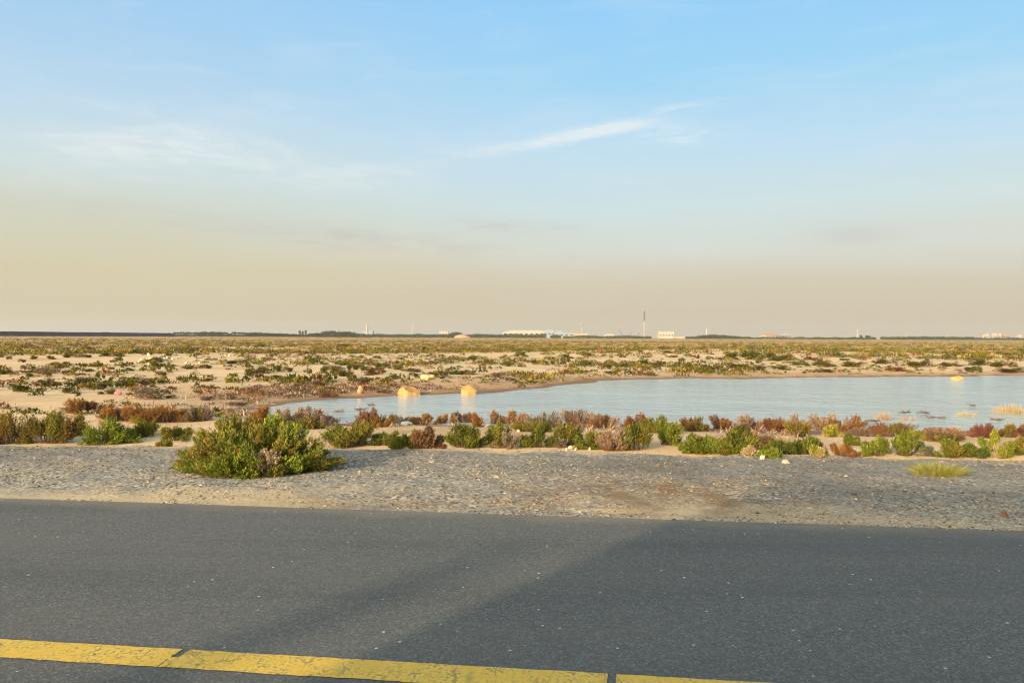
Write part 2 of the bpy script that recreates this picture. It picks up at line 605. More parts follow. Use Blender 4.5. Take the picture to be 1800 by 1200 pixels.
def tag(o, label=None, cat=None, group=None, kind=None):
    if label:
        o['label'] = label
    if cat:
        o['category'] = cat
    if group:
        o['group'] = group
    if kind:
        o['kind'] = kind
    return o


def empty(name, loc, rz=0.0):
    o = bpy.data.objects.new(name, None)
    COL.objects.link(o)
    o.location = loc
    o.rotation_euler = (0, 0, rz)
    o.empty_display_size = 0.2
    return o


class MB:
    """collects simple solids of one part"""
    def __init__(s):
        s.v, s.f = [], []

    def poly(s, pts, faces):
        b = len(s.v)
        s.v += [tuple(p) for p in pts]
        s.f += [tuple(i + b for i in f) for f in faces]

    def box(s, c, d, rz=0.0):
        x, y, z = (q / 2 for q in d)
        cr, sr = math.cos(rz), math.sin(rz)
        pts = []
        for k in (-z, z):
            for (i, j) in ((-x, -y), (x, -y), (x, y), (-x, y)):
                pts.append((c[0] + i * cr - j * sr, c[1] + i * sr + j * cr, c[2] + k))
        s.poly(pts, [(3, 2, 1, 0), (4, 5, 6, 7), (0, 1, 5, 4), (1, 2, 6, 5), (2, 3, 7, 6), (3, 0, 4, 7)])

    def tube(s, pts, rad, n=10, caps=True):
        pts = [Vector(p) for p in pts]
        rad = rad if isinstance(rad, (list, tuple)) else [rad] * len(pts)
        rings = []
        for i, p in enumerate(pts):
            d = (pts[min(i + 1, len(pts) - 1)] - pts[max(i - 1, 0)]).normalized()
            a = d.orthogonal().normalized() if abs(d.z) < 0.99 else Vector((1, 0, 0))
            b = d.cross(a)
            rings.append([p + (a * math.cos(6.28318 * k / n) + b * math.sin(6.28318 * k / n)) * rad[i] for k in range(n)])
        base = [q for r_ in rings for q in r_]
        fs = [(i * n + k, i * n + (k + 1) % n, (i + 1) * n + (k + 1) % n, (i + 1) * n + k) for i in range(len(pts) - 1) for k in range(n)]
        if caps:
            fs += [tuple(range(n - 1, -1, -1)), tuple((len(pts) - 1) * n + k for k in range(n))]
        s.poly(base, fs)

    def prism(s, prof, y0, y1):
        """profile in x,z extruded along y"""
        n = len(prof)
        pts = [(x, y0, z) for x, z in prof] + [(x, y1, z) for x, z in prof]
        fs = [tuple(range(n)), tuple(range(2 * n - 1, n - 1, -1))]
        fs += [(k, k + n, (k + 1) % n + n, (k + 1) % n) for k in range(n)]
        s.poly(pts, fs)

    def build(s, name, material, parent=None, bevel=0.0, smooth=False):
        me = bpy.data.meshes.new(name)
        me.from_pydata(s.v, [], s.f)
        me.materials.append(material)
        if smooth:
            me.polygons.foreach_set('use_smooth', [True] * len(me.polygons))
        me.update()
        o = link(name, me, parent)
        if bevel:
            b = o.modifiers.new('bevel', 'BEVEL')
            b.width = bevel
            b.segments = 2
            b.limit_method = 'ANGLE'
        return o


# ------------------------------------------------------------------ the ground sheet
def verge_zones(x, y):
    """where the verge is beige fines, dark stone and brown dirt"""
    s_ = x * NY - y * NX
    u = x * NX + y * NY - D_EDGE
    q = 0.5 * vn(x, y, 1.1, 75, 2)
    beige = 0.45 * (1 - sm(0.15, 0.9, u + q)) * (1 - sm(-3.0, 1.0, s_)) * (0.7 + 0.6 * vn(x, y, 0.7, 76, 2)) + 0.45 * np.exp(-((s_ - 1.2) / 1.4) ** 2 - ((u - 0.6 + q * 0.5) / 0.4) ** 2) + 0.16
    beige = beige + 0.22 * (1 - sm(0.05, 0.55, u + 0.6 * q))
    beige = beige + 0.30 * np.exp(-((s_ + 4.6) / 1.8) ** 2 - ((u - 0.6) / 0.5) ** 2)
    beige = beige + 0.9 * np.exp(-((s_ - 0.35) / 0.55) ** 2 - ((u - 0.42 + 0.03 * vn(x, y, 0.4, 78)) / 0.06) ** 2)
    dark = sm(1.5, 2.6, u + q) * (1 - sm(3.75, 4.0, u)) * (0.75 + 0.45 * vn(x, y, 1.6, 79)) + 0.5 * np.exp(-((s_ - 0.1) / 0.8) ** 2 - ((u - 0.27) / 0.07) ** 2)
    dark = dark + 0.55 * sm(1.2, 3.2, s_) * sm(0.5, 1.2, u + q)
    brown = 1.5 * np.exp(-((s_ - 0.6) / 1.4) ** 2 - ((u - 1.10 + q * 0.5) / 0.70) ** 2) + 0.6 * np.exp(-((s_ + 2.3) / 0.9) ** 2 - ((u - 0.35) / 0.35) ** 2)
    return np.clip(beige, 0, 1), np.clip(dark, 0, 1), np.clip(brown, 0, 1)


def build_ground():
    ang = np.concatenate([np.arange(-180, -56, 4.0), np.arange(-56, 56.01, 0.14), np.arange(60, 180, 4.0)])
    ang = np.radians(ang)
    rad = np.concatenate([[0.3, 1.5, 3.0, 4.2], np.geomspace(5.2, 26, 240), np.geomspace(26.4, 5200, 260)])
    A, Rr = np.meshgrid(ang, rad)
    X, Y = Rr * np.sin(A), Rr * np.cos(A)
    x, y = X.ravel(), Y.ravel()
    z = H(x, y)
    d = x * NX + y * NY
    z = np.where(d < -14, -0.4 + 0 * z, z)
    n_a, n_r = len(ang), len(rad)
    idx = np.arange(n_a * n_r).reshape(n_r, n_a)
    nxt = np.roll(idx, -1, axis=1)
    f = np.stack([idx[:-1], nxt[:-1], nxt[1:], idx[1:]], -1).reshape(-1, 4)
    f = f[:, ::-1]
    dc = crest(x) + 0.25 * vn(x, y, 1.1, 17, 2) + 0.25 * vn(x, y, 0.35, 18)
    gravel = 1 - sm(-0.1, 0.35, d - dc)
    sd = pond_sd(x, y) + 0.8 * vn(x, y, 2.4, 21, 3)
    tip = np.exp(-((x + 7.5) / 5.5) ** 2 - ((y - 29) / 6.0) ** 2)
    rim = 1 - sm(0.05, 0.55 + 0.35 * vn(x, y, 1.7, 53), sd - 0.35)
    rim = rim * sm(12, 15, d)
    wet = (1 - sm(0.4, 6.0 + 4.5 * vn(x, y, 8, 51), sd)) * sm(11, 15, d) * (0.35 + 0.65 * sm(22, 34, y))
    veg = sm(90, 170, np.hypot(x, y) + 40 * vn(x, y, 40, 61))
    beige, dark, brown = verge_zones(x, y)
    o = mesh_np('ground', np.stack([x, y, z], 1), f, M_GROUND, smooth=True,
                attrs={'rim': np.clip(rim, 0, 1), 'gravel': gravel, 'wet': np.clip(wet + 0.75 * tip * (0.7 + 0.6 * vn(x, y, 1.6, 57, 2)), 0, 1), 'veg': veg, 'beige': np.clip(beige, 0, 1),
                       'dark': np.clip(dark, 0, 1), 'brown': np.clip(brown, 0, 1)})
    tag(o, kind='structure')


build_ground()


def road_pt(s, d, z):
    return (s * NY + d * NX, -s * NX + d * NY, z)


def build_road():
    # carriageway and paved shoulder: one sheet with a ragged outer edge and a small drop to the gravel
    ss = np.concatenate([np.linspace(-400, -16, 60), np.arange(-15.8, 15.8, 0.05), np.linspace(16, 400, 60)])
    rnd = 0.012 * vn(ss, ss * 0, 0.35, 91, 3) + 0.018 * vn(ss, ss * 0, 2.1, 95)
    rows = [(-11.0, 0.0), (-4.0, 0.0), (0.0, 0.0), (3.0, 0.0), (6.0, 0.0), (None, 0.0), (None, -0.06)]
    V = []
    for k, (dd, z) in enumerate(rows):
        for s, q in zip(ss, rnd):
            V.append(road_pt(s, (D_EDGE + q) if dd is None else dd, z))
    n = len(ss)
    idx = np.arange(len(rows) * n).reshape(len(rows), n)
    f = np.stack([idx[:-1, :-1], idx[:-1, 1:], idx[1:, 1:], idx[1:, :-1]], -1).reshape(-1, 4)
    tag(mesh_np('road', V, f, M_ASPH), kind='structure')
    # the yellow edge line: painted sheet broken by two bare gaps
    gaps = []
    for px, py in ((316, 1149), (1074, 1189)):
        x, y = plane_pt(px, py, 0)
        gaps.append(x * NY - y * NX)
    cuts = [-60.0]
    for g in sorted(gaps):
        cuts += [g - 0.019, g + 0.019]
    cuts.append(60.0)
    V, F = [], []
    for a, b in zip(cuts[0::2], cuts[1::2]):
        st = np.unique(np.concatenate([[a, b], np.arange(max(a, -8), min(b, 8), 0.012)])) if b > -8 and a < 8 else np.array([a, b])
        tl = -0.022 - 0.003 * (st + 1.4)
        e0 = 3.275 + tl + 0.006 * vn(st, st * 0, 0.06, 5, 3)
        e1 = 3.472 + tl + 0.006 * vn(st, st * 0, 0.06, 8, 3)
        skew = 0.012
        b0 = len(V)
        for s, q in zip(st, e0):
            V.append(road_pt(s - skew / 2, q, 0.004))
        for s, q in zip(st, e1):
            V.append(road_pt(s + skew / 2, q, 0.004))
        k = len(st)
        F += [(b0 + i, b0 + i + 1, b0 + k + i + 1, b0 + k + i) for i in range(k - 1)]
    for g, far_e in zip(sorted(gaps), (3.385, 3.30)):      # the paint still bridges the near third of each gap
        b0 = len(V)
        tl = -0.022 - 0.003 * (g + 1.4)
        V += [road_pt(g - 0.019, 3.276 + tl, 0.004), road_pt(g + 0.019, 3.277 + tl, 0.004), road_pt(g + 0.019, far_e + 0.006 + tl, 0.004), road_pt(g - 0.019, far_e - 0.006 + tl, 0.004)]
        F.append((b0, b0 + 1, b0 + 2, b0 + 3))
    tag(mesh_np('road_marking', V, np.array(F), M_PAINT), kind='structure')


build_road()


def build_water():
    lo, hi = POND.min(0) - 3, POND.max(0) + 3
    lo[1] = max(lo[1], 14.6)
    V = [(lo[0], lo[1], WATER_Z), (hi[0], lo[1], WATER_Z), (hi[0], hi[1], WATER_Z), (lo[0], hi[1], WATER_Z)]
    tag(mesh_np('water', V, [(0, 1, 2, 3)], M_WATER), kind='structure')


build_water()

# ------------------------------------------------------------------ shrubs
PAL = {   # leaf colours (linear albedo)
    'green': [(0.115, 0.128, 0.018), (0.150, 0.148, 0.020), (0.082, 0.102, 0.018)],
    'bright': [(0.145, 0.172, 0.020), (0.185, 0.192, 0.026), (0.105, 0.135, 0.020)],
    'dark': [(0.060, 0.078, 0.018), (0.082, 0.096, 0.018), (0.100, 0.104, 0.022)],
    'olive': [(0.158, 0.132, 0.022), (0.200, 0.152, 0.028), (0.108, 0.104, 0.022)],
    'yellow': [(0.235, 0.215, 0.026), (0.190, 0.190, 0.024), (0.270, 0.225, 0.040)],
    'bluegreen': [(0.085, 0.100, 0.055), (0.105, 0.115, 0.060), (0.080, 0.098, 0.035)],
    'rust': [(0.200, 0.088, 0.034), (0.155, 0.072, 0.034), (0.215, 0.118, 0.044)],
    'orange': [(0.290, 0.130, 0.026), (0.240, 0.102, 0.024), (0.270, 0.155, 0.038)],
    'red': [(0.160, 0.055, 0.038), (0.125, 0.046, 0.034), (0.190, 0.082, 0.042)],
    'brown': [(0.130, 0.075, 0.038), (0.165, 0.095, 0.042), (0.100, 0.068, 0.038)],
    'tan': [(0.340, 0.240, 0.145), (0.290, 0.190, 0.115), (0.380, 0.280, 0.175)],
    'pink': [(0.320, 0.190, 0.105), (0.270, 0.150, 0.082), (0.340, 0.235, 0.135)],
    'grey': [(0.230, 0.180, 0.130), (0.190, 0.145, 0.105), (0.270, 0.215, 0.155)],
    'mauve': [(0.170, 0.112, 0.088), (0.135, 0.088, 0.070), (0.200, 0.142, 0.105)],
    'straw': [(0.420, 0.310, 0.150), (0.360, 0.255, 0.120), (0.320, 0.270, 0.095)],
}


LEAF_GAIN = 1.62


def pal_pick(rng, names, n):
    """n colours drawn from palettes named with weights: [('green', .7), ('rust', .3)]"""
    w_ = np.array([q for _, q in names], float)
    c = rng.choice(len(names), n, p=w_ / w_.sum())
    out = np.empty((n, 3))
    for i, (nm, _) in enumerate(names):
        k = c == i
        out[k] = np.array(PAL[nm])[rng.integers(0, 3, k.sum())]
    return np.minimum(out * LEAF_GAIN * rng.uniform(0.8, 1.2, (n, 1)), 0.6)


def leaf_quads(P, D, L, W, rng):
    """long diamond leaves at points P along directions D"""
    n = len(P)
    D = D / (np.linalg.norm(D, axis=1, keepdims=True) + 1e-9)
    rnd = rng.normal(size=(n, 3))
    S = np.cross(D, rnd)
    S /= (np.linalg.norm(S, axis=1, keepdims=True) + 1e-9)
    L = np.broadcast_to(np.asarray(L).reshape(-1, 1), (n, 1))
    W = np.broadcast_to(np.asarray(W).reshape(-1, 1), (n, 1))
    V = np.stack([P, P + D * L * 0.45 + S * W, P + D * L, P + D * L * 0.45 - S * W], 1).reshape(-1, 3)
    F = np.arange(n * 4).reshape(n, 4)
    return V, F


def shrub_geometry(rng, w_, dep, h, pal, n_stem, n_leaf, leaf, lobes=None, upright=0.5, airy=0.0, lobe_pal=None):
    """returns foliage (V,F,colours) and twigs (V,F); w_, dep, h are full extents in metres"""
    if lobes is None:
        k = int(np.clip(6 + 7 * w_, 7, 18))
        lobes = []
        for i in range(k):
            a = rng.uniform(0, 6.283)
            rr = math.sqrt(rng.uniform(0.0, 1.0)) * 0.80
            if i % 3 == 2:
                rr = rng.uniform(0.65, 0.85)                # low skirts that hide the stems
            lx, ly = rr * math.cos(a), rr * math.sin(a)
            lz = (1 - rr ** 2) ** 0.5 * rng.uniform(0.48, 0.80)
            if i % 3 == 2:
                lz = rng.uniform(0.05, 0.28)
            if i == 0:
                lz = 0.80
            lobes.append((lx, ly, lz, rng.uniform(0.20, 0.36)))
    lob = np.array(lobes, float)
    nl = len(lob)
    wts = lob[:, 3] ** 1.5
    which = rng.choice(nl, n_stem, p=wts / wts.sum())
    c = lob[which]
    # tips spread through each lobe
    dirs = rng.normal(size=(n_stem, 3))
    dirs /= np.linalg.norm(dirs, axis=1, keepdims=True)
    dirs[:, 2] = np.abs(dirs[:, 2]) * (0.6 + upright) - 0.25
    rr = rng.uniform(0.35, 1.0, (n_stem, 1)) ** 0.6 * c[:, 3:4] * rng.uniform(0.75, 1.2, (n_stem, 1))
    tip = c[:, :3] + dirs * rr * np.array([1.0, 1.0, 1.0])
    tip[:, 2] = np.clip(tip[:, 2], 0.03, 1.12)
    base = c[:, :3] * np.array([0.42, 0.42, 0.0]) + rng.normal(size=(n_stem, 3)) * np.array([0.10, 0.10, 0.0])
    base[:, 2] = 0.0
    sc = np.array([w_ / 2, dep / 2, h])
    tip, base = tip * sc, base * sc
    ctrl = base * 0.35 + tip * 0.65 + np.array([0, 0, 1.0]) * (0.02 - 0.10 * upright) * h
    ctrl[:, 2] = np.maximum(ctrl[:, 2], 0.01)
    # leaves along the outer part of every stem
    t = rng.uniform(0.22, 1.0, (n_stem, n_leaf)) ** 0.75
    i_s = np.repeat(np.arange(n_stem), n_leaf)
    t = t.ravel()[:, None]
    B, C, T = base[i_s], ctrl[i_s], tip[i_s]
    P = (1 - t) ** 2 * B + 2 * t * (1 - t) * C + t ** 2 * T
    tan = 2 * (1 - t) * (C - B) + 2 * t * (T - C)
    tan /= (np.linalg.norm(tan, axis=1, keepdims=True) + 1e-9)
    P += rng.normal(size=P.shape) * leaf * (0.30 + 0.75 * (1 - t))
    D = tan * (0.6 + 0.6 * upright) + rng.normal(size=P.shape) * 0.42 + np.array([0, 0, 0.35])
    L = leaf * rng.uniform(0.7, 1.5, len(P))
    P[:, 2] = np.maximum(P[:, 2], 0.005)
    V, F = leaf_quads(P, D, L, L * rng.uniform(0.13, 0.22, len(P)), rng)
    # colours: each lobe leans to one palette, each stem wavers round it
    lobe_c = [(lobe_pal[i] if lobe_pal else None) for i in range(nl)]
    names = [q for q, _ in pal]
    pw = np.array([q for _, q in pal], float)
    lead = rng.choice(len(names), nl, p=pw / pw.sum())
    stem_pal = np.where(rng.random(n_stem) < 0.72, lead[which], rng.choice(len(names), n_stem, p=pw / pw.sum()))
    cs = np.empty((n_stem, 3))
    for i, nm in enumerate(names):
        k = stem_pal == i
        cs[k] = pal_pick(rng, [(nm, 1)], int(k.sum()))
    if lobe_pal:
        for i in range(nl):
            if lobe_c[i]:
                k = (which == i) & (rng.random(n_stem) < 0.75)
                cs[k] = pal_pick(rng, [(lobe_c[i], 1)], int(k.sum()))
    cl_ = cs[i_s] * rng.uniform(0.72, 1.3, (len(P), 1))
    cols = np.repeat(cl_, 4, axis=0)
    # twigs: a thin three-sided strip per stem (a third of them)
    k = rng.random(n_stem) < (0.35 + 0.6 * airy)
    tb, tc_, tt = base[k], ctrl[k], tip[k]
    segs = 4
    tw_v, tw_f = [], []
    rad0 = 0.0045 + 0.004 * w_
    for j in range(3):
        off = np.array([math.cos(2.1 * j), math.sin(2.1 * j), 0.0])
        for q in range(segs + 1):
            u = q / segs
            p = (1 - u) ** 2 * tb + 2 * u * (1 - u) * tc_ + u ** 2 * tt
            tw_v.append(p + off * rad0 * (1 - 0.8 * u))
    m = len(tb)
    tw_v = np.concatenate(tw_v) if m else np.zeros((0, 3))
    st = np.arange(m)
    for j in range(3):
        for q in range(segs):
            a0 = (j * (segs + 1) + q) * m + st
            b0 = (((j + 1) % 3) * (segs + 1) + q) * m + st
            tw_f.append(np.stack([a0, b0, b0 + m, a0 + m], 1))
    return (V, F, cols), (tw_v, np.concatenate(tw_f))


def place_by_px(x0, x1, ytop, ybase, back=0.32, t_min=3.0):
    """centre, width and height of an upright thing that fills this box of the photograph and stands on the ground"""
    xm = (x0 + x1) / 2
    X, Y, Z = at(xm, ybase, t_min)
    wid = (x1 - x0) * Y / FPX
    v = ray(xm, ybase)
    Yc = Y + back * min(wid, 1.6)
    Xc = v.x * Yc
    zc = hz(Xc, Yc)
    ztop = CAM_H + ray(xm, ytop).z * Yc
    return Xc, Yc, zc, wid * Yc / Y, max(0.06, ztop - zc)


# name, x0, x1, ytop, ybase (photo pixels), palettes, label, options
G, B_, DK, OL, YE, RU, OR_, RE, BR, TA, PI, GR, MA, BG = 'green bright dark olive yellow rust orange red brown tan pink grey mauve bluegreen'.split()
NEAR = [
    # the front row on the gravel crest, from the left edge of the view
    ('saltbush', -30, 64, 718, 783, [(OL, .5), (RU, .35), (BR, .2)], 'tall olive and rust saltbush at the gravel edge beside the left border of the view', {}),
    ('saltbush', 36, 122, 721, 782, [(OL, .45), (G, .35), (RU, .25)], 'green saltbush with rusty streaks between the tall rust bush and a low bright green bush', {}),
    ('saltbush', 84, 156, 724, 768, [(OL, .5), (RU, .4)], 'rusty olive bush standing behind the streaked green saltbush on pale sand', {}),
    ('saltbush', 140, 236, 736, 783, [(B_, .8), (G, .4)], 'low bright green saltbush alone on sand left of the biggest bush', {}),
    ('saltbush', 228, 292, 738, 769, [(G, .6), (DK, .4)], 'small upright green saltbush behind the low bright green one', {}),
    ('saltbush', 288, 350, 750, 776, [(G, .7), (OL, .3)], 'low green saltbush half hidden behind the left side of the biggest bush', {}),
    ('saltbush', 278, 304, 776, 785, [(OL, .7), (G, .3)], 'tiny olive tuft on the crest just left of the biggest bush', {'cat': 'shrub'}),
    ('dry_shrub', 112, 196, 701, 729, [(RU, .5), (BR, .5), (OR_, .2)], 'brown and rust dry shrub on open sand behind the crest, leftmost of the rust ones', {}),
    ('dry_shrub', 168, 262, 713, 743, [(OR_, .8), (RU, .5), (BR, .2)], 'bright orange spreading shrub on the sand behind the low green bush', {}),
    ('dry_shrub', 232, 326, 709, 745, [(OR_, .6), (YE, .2), (RU, .5)], 'orange and yellow shrub just right of the bright orange spreading one', {}),
    ('dry_shrub', 318, 372, 712, 742, [(MA, .5), (GR, .5), (OL, .2)], 'greyish mauve dry shrub between the orange shrubs and the biggest bush', {}),
    ('dry_shrub', 432, 486, 716, 748, [(OR_, .8), (RU, .4)], 'orange shrub showing over the top of the biggest bush', {}),
    ('dry_shrub', 478, 536, 714, 745, [(TA, .7), (GR, .4)], 'tan dry shrub behind the right hump of the biggest bush at the pond edge', {}),
    ('saltbush', 506, 566, 733, 754, [(OL, .6), (BR, .3)], 'low olive bush on sand between the biggest bush and the pond', {}),
    ('dry_shrub', 524, 566, 714, 740, [(TA, .6), (PI, .3), (GR, .3)], 'pale tan dry shrub standing at the left tip of the pond', {}),
    ('dry_shrub', 562, 592, 728, 748, [(GR, .6), (MA, .4)], 'small grey dry shrub at the water left of the dark red one', {}),
    ('saltbush', 566, 668, 746, 789, [(OL, .6), (G, .5), (YE, .1)], 'wide yellowish green saltbush at the crest right of the biggest bush', {}),
    ('dry_shrub', 612, 654, 737, 770, [(RU, .6), (BR, .4)], 'rust red shrub rising behind the wide yellowish green saltbush', {}),
    ('saltbush', 655, 700, 758, 784, [(DK, .8), (G, .3)], 'dark low saltbush in the gap before the rusty brown bush', {}),
    ('saltbush', 688, 734, 756, 789, [(G, .8), (B_, .2)], 'green saltbush leaning on the left of the rusty brown bush', {}),
    ('saltbush', 720, 782, 751, 789, [(BR, .6), (RU, .5), (OL, .1)], 'rounded rusty brown bush in the green front row', {}),
    ('saltbush', 780, 856, 746, 789, [(DK, .6), (G, .5), (OL, .2)], 'dense dark green saltbush just right of the rusty brown bush', {}),
    ('saltbush', 846, 898, 739, 786, [(OL, .6), (G, .5)], 'tall olive green saltbush between the dense dark one and a grey twiggy shrub', {}),
    ('dry_shrub', 862, 920, 757, 790, [(GR, .6), (TA, .4), (OL, .2)], 'grey leafless twiggy shrub low in the front row among green ones', {'airy': 1}),
    ('saltbush', 915, 972, 750, 788, [(DK, .7), (G, .4)], 'dark green saltbush right of the grey twiggy shrub', {}),
    ('saltbush', 955, 1024, 742, 786, [(G, .6), (OL, .4), (GR, .15)], 'green saltbush with greyish patch above the white stones on the crest', {}),
    ('saltbush', 1014, 1054, 759, 791, [(G, .6), (OL, .4)], 'small rounded green saltbush beside the tall tan dry shrub', {}),
    ('dry_shrub', 1046, 1110, 752, 794, [(PI, .6), (TA, .5)], 'tall pinkish tan leafless shrub in the front row', {'airy': 1}),
    ('saltbush', 1092, 1143, 749, 794, [(OL, .4), (G, .5), (DK, .3)], 'green saltbush just right of the pinkish tan leafless shrub', {}),
    ('saltbush', 1144, 1196, 738, 783, [(B_, .7), (G, .5)], 'upright round bright green saltbush standing alone before bare sand', {'up': 0.9}),
    ('saltbush', 1192, 1268, 762, 799, [(G, .6), (B_, .4), (OL, .3)], 'left half of the long green thicket, yellowish green on top', {}),
    ('saltbush', 1255, 1334, 757, 798, [(G, .7), (OL, .3)], 'middle bush of the long green thicket at the crest', {}),
    ('saltbush', 1278, 1326, 747, 775, [(OL, .5), (DK, .4), (BR, .2)], 'dull olive bush showing above the long green thicket', {}),
    ('saltbush', 1324, 1364, 767, 797, [(BR, .6), (MA, .3), (OL, .3)], 'brownish bush in the middle of the long green thicket', {}),
    ('saltbush', 1345, 1440, 770, 799, [(G, .6), (DK, .5)], 'right end of the long green thicket, dark and low', {}),
    ('saltbush', 1422, 1452, 774, 798, [(BR, .6), (OL, .4)], 'brown twiggy bush closing the right end of the green thicket', {'airy': .5}),
    ('saltbush', 1307, 1329, 784, 801, [('straw', .6), (TA, .4)], 'pale straw tuft at the foot of the long green thicket', {'airy': .6}),
    ('saltbush', 1334, 1371, 789, 806, [(B_, 1)], 'tiny bright green bush on the gravel before the thicket', {}),
    ('saltbush', 1426, 1450, 785, 803, [('straw', .5), (YE, .5)], 'small yellowish upright tuft at the gravel edge left of the orange brown cushion', {'up': 0.9}),
    ('dry_shrub', 1459, 1506, 780, 803, [(OR_, .5), (RU, .4), (BR, .3)], 'round orange brown cushion shrub on the crest', {}),
    ('saltbush', 1479, 1507, 762, 783, [(G, .5), (DK, .5)], 'small dark green bush on bare sand above the orange brown cushion', {'up': .8}),
    ('saltbush', 1516, 1562, 764, 804, [(B_, .5), (G, .6)], 'bright green bush at the left of the right hand cluster', {}),
    ('saltbush', 1545, 1616, 761, 804, [(B_, .5), (G, .5), (GR, .2)], 'large green bush with a grey dead patch in its middle', {}),
    ('saltbush', 1608, 1648, 774, 802, [(BG, .8), (GR, .2)], 'bluish green bush between two green ones at the crest', {}),
    ('saltbush', 1640, 1695, 774, 807, [(G, .6), (DK, .3), (OL, .2)], 'green saltbush right of the bluish green bush', {}),
    ('saltbush', 1680, 1736, 779, 807, [(DK, .6), (G, .5)], 'low dark green bush left of the yellow green ones', {}),
    ('saltbush', 1721, 1760, 757, 795, [(YE, .8), (B_, .3)], 'upright yellow green bush standing out against sand', {'up': .9}),
    ('saltbush', 1734, 1778, 779, 808, [(YE, .5), (B_, .5), (TA, .1)], 'yellow green bush low at the right end of the front row', {}),
    ('saltbush', 1774, 1822, 770, 802, [(G, .6), (OL, .4)], 'olive green bush cut by the right border of the view', {}),
    # the second row along the near bank of the pond
    ('dry_shrub', 622, 668, 718, 752, [(RE, .6), (RU, .6)], 'dark red shrub on the pond bank, tallest of its row', {}),
    ('dry_shrub', 645, 688, 727, 751, [(OR_, .5), (OL, .4), (RU, .3)], 'orange olive shrub leaning on the dark red one', {}),
    ('dry_shrub', 684, 728, 728, 746, [(GR, .6), (MA, .4)], 'grey brown low shrub on the bank above the white flat stone', {'airy': .4}),
    ('dry_shrub', 722, 768, 727, 747, [(OL, .5), (OR_, .3), (GR, .3)], 'olive and orange shrub on the bank right of the white flat stone', {}),
    ('dry_shrub', 768, 802, 726, 744, [(OR_, .9), (TA, .2)], 'small vivid orange shrub between grey ones on the bank', {}),
    ('dry_shrub', 798, 838, 722, 743, [(MA, .5), (RU, .4)], 'mauve brown shrub on the bank left of the orange cone', {}),
    ('dry_shrub', 826, 850, 727, 750, [(OR_, 1), (RU, .3)], 'cone shaped orange shrub on the bank', {'up': .9}),
    ('dry_shrub', 846, 890, 719, 746, [(TA, .5), (PI, .5), (RU, .2)], 'tan pink feathery shrub right of the orange cone', {'airy': .5}),
    ('dry_shrub', 882, 924, 720, 746, [(OR_, .5), (PI, .5)], 'orange pink shrub beside the tan feathery one', {}),
    ('dry_shrub', 916, 980, 721, 753, [(GR, .5), (TA, .4), (OL, .3)], 'wide grey tan shrub on the bank with sparse twigs', {'airy': .6}),
    ('saltbush', 905, 966, 741, 760, [(OL, .6), (G, .4)], 'low olive bush below the wide grey tan shrub', {}),
    ('dry_shrub', 982, 1046, 719, 751, [(PI, .6), (TA, .4), (MA, .2)], 'large pink tan feathery shrub on the middle of the bank', {'airy': .5}),
    ('dry_shrub', 1034, 1096, 724, 753, [(RU, .5), (PI, .4), (GR, .2)], 'rust pink shrub between the large pink tan and the dark orange ones', {}),
    ('dry_shrub', 1090, 1140, 724, 753, [(OR_, .4), (RU, .6), (BR, .3)], 'dark orange rust shrub left of the round bright green bush', {}),
    ('saltbush', 1130, 1192, 731, 762, [(OL, .8), (G, .2)], 'olive bush right behind the upright round bright green one', {}),
    ('dry_shrub', 1190, 1244, 731, 758, [(RE, .4), (RU, .3), (OL, .5)], 'red and olive shrub right of the round bright green bush', {}),
    ('dry_shrub', 1250, 1294, 730, 754, [(RU, .6), (OR_, .3), (BR, .3)], 'rust brown shrub on the bank above the green thicket', {}),
    ('dry_shrub', 1288, 1340, 728, 756, [(PI, .6), (MA, .3), (TA, .3)], 'pale pink brown shrub between the rust brown and the red ones', {'airy': .5}),
    ('dry_shrub', 1334, 1378, 732, 759, [(RE, .4), (OR_, .5), (RU, .4)], 'round brick red shrub on the bank', {}),
    ('dry_shrub', 1374, 1420, 728, 755, [(TA, .6), (PI, .4)], 'tan shrub top at the water right of the brick red one', {'airy': .4}),
    ('saltbush', 1384, 1436, 743, 768, [(OL, .7), (BR, .3), (OR_, .1)], 'olive brown bush in front of the tan shrub top', {}),
    ('dry_shrub', 1420, 1476, 727, 756, [(PI, .8), (TA, .3)], 'salmon coloured thick shrub at the water', {}),
    ('dry_shrub', 1462, 1516, 729, 758, [(PI, .5), (RU, .4), (OR_, .2)], 'salmon and rust shrub at the right of the thick salmon one', {}),
    ('saltbush', 1448, 1478, 749, 769, [(YE, .6), ('straw', .5)], 'fan shaped yellow tuft on sand below the salmon shrubs', {'up': 1}),
    ('dry_shrub', 1498, 1538, 749, 767, [(MA, .8), (GR, .2)], 'low mauve shrub between the salmon and the rusty olive ones', {}),
    ('dry_shrub', 1534, 1602, 742, 770, [(OL, .5), (RU, .5), (BR, .2)], 'wide rusty olive shrub on the bank before the right hand cluster', {}),
    ('saltbush', 1596, 1626, 755, 773, [(YE, .5), (OL, .5)], 'small yellow olive bush right of the wide rusty olive shrub', {}),
    ('dry_shrub', 1604, 1702, 751, 767, [(PI, .5), (RU, .4), (GR, .2)], 'long low pink rust shrub along the water', {'airy': .3}),
    ('saltbush', 1626, 1692, 761, 778, [(OL, .5), (BR, .4), (DK, .3)], 'dull dark olive bush below the long low pink rust shrub', {}),
    ('dry_shrub', 1712, 1758, 744, 770, [(RE, .9), (MA, .2)], 'deep red shrub behind the upright yellow green bush', {}),
    ('dry_shrub', 1752, 1796, 742, 769, [(OL, .4), (RU, .5), (TA, .2)], 'rusty tan shrub right of the deep red one', {}),
    ('dry_shrub', 1784, 1826, 748, 770, [(RE, .6), (RU, .5)], 'red shrub cut by the right border of the view', {}),
]


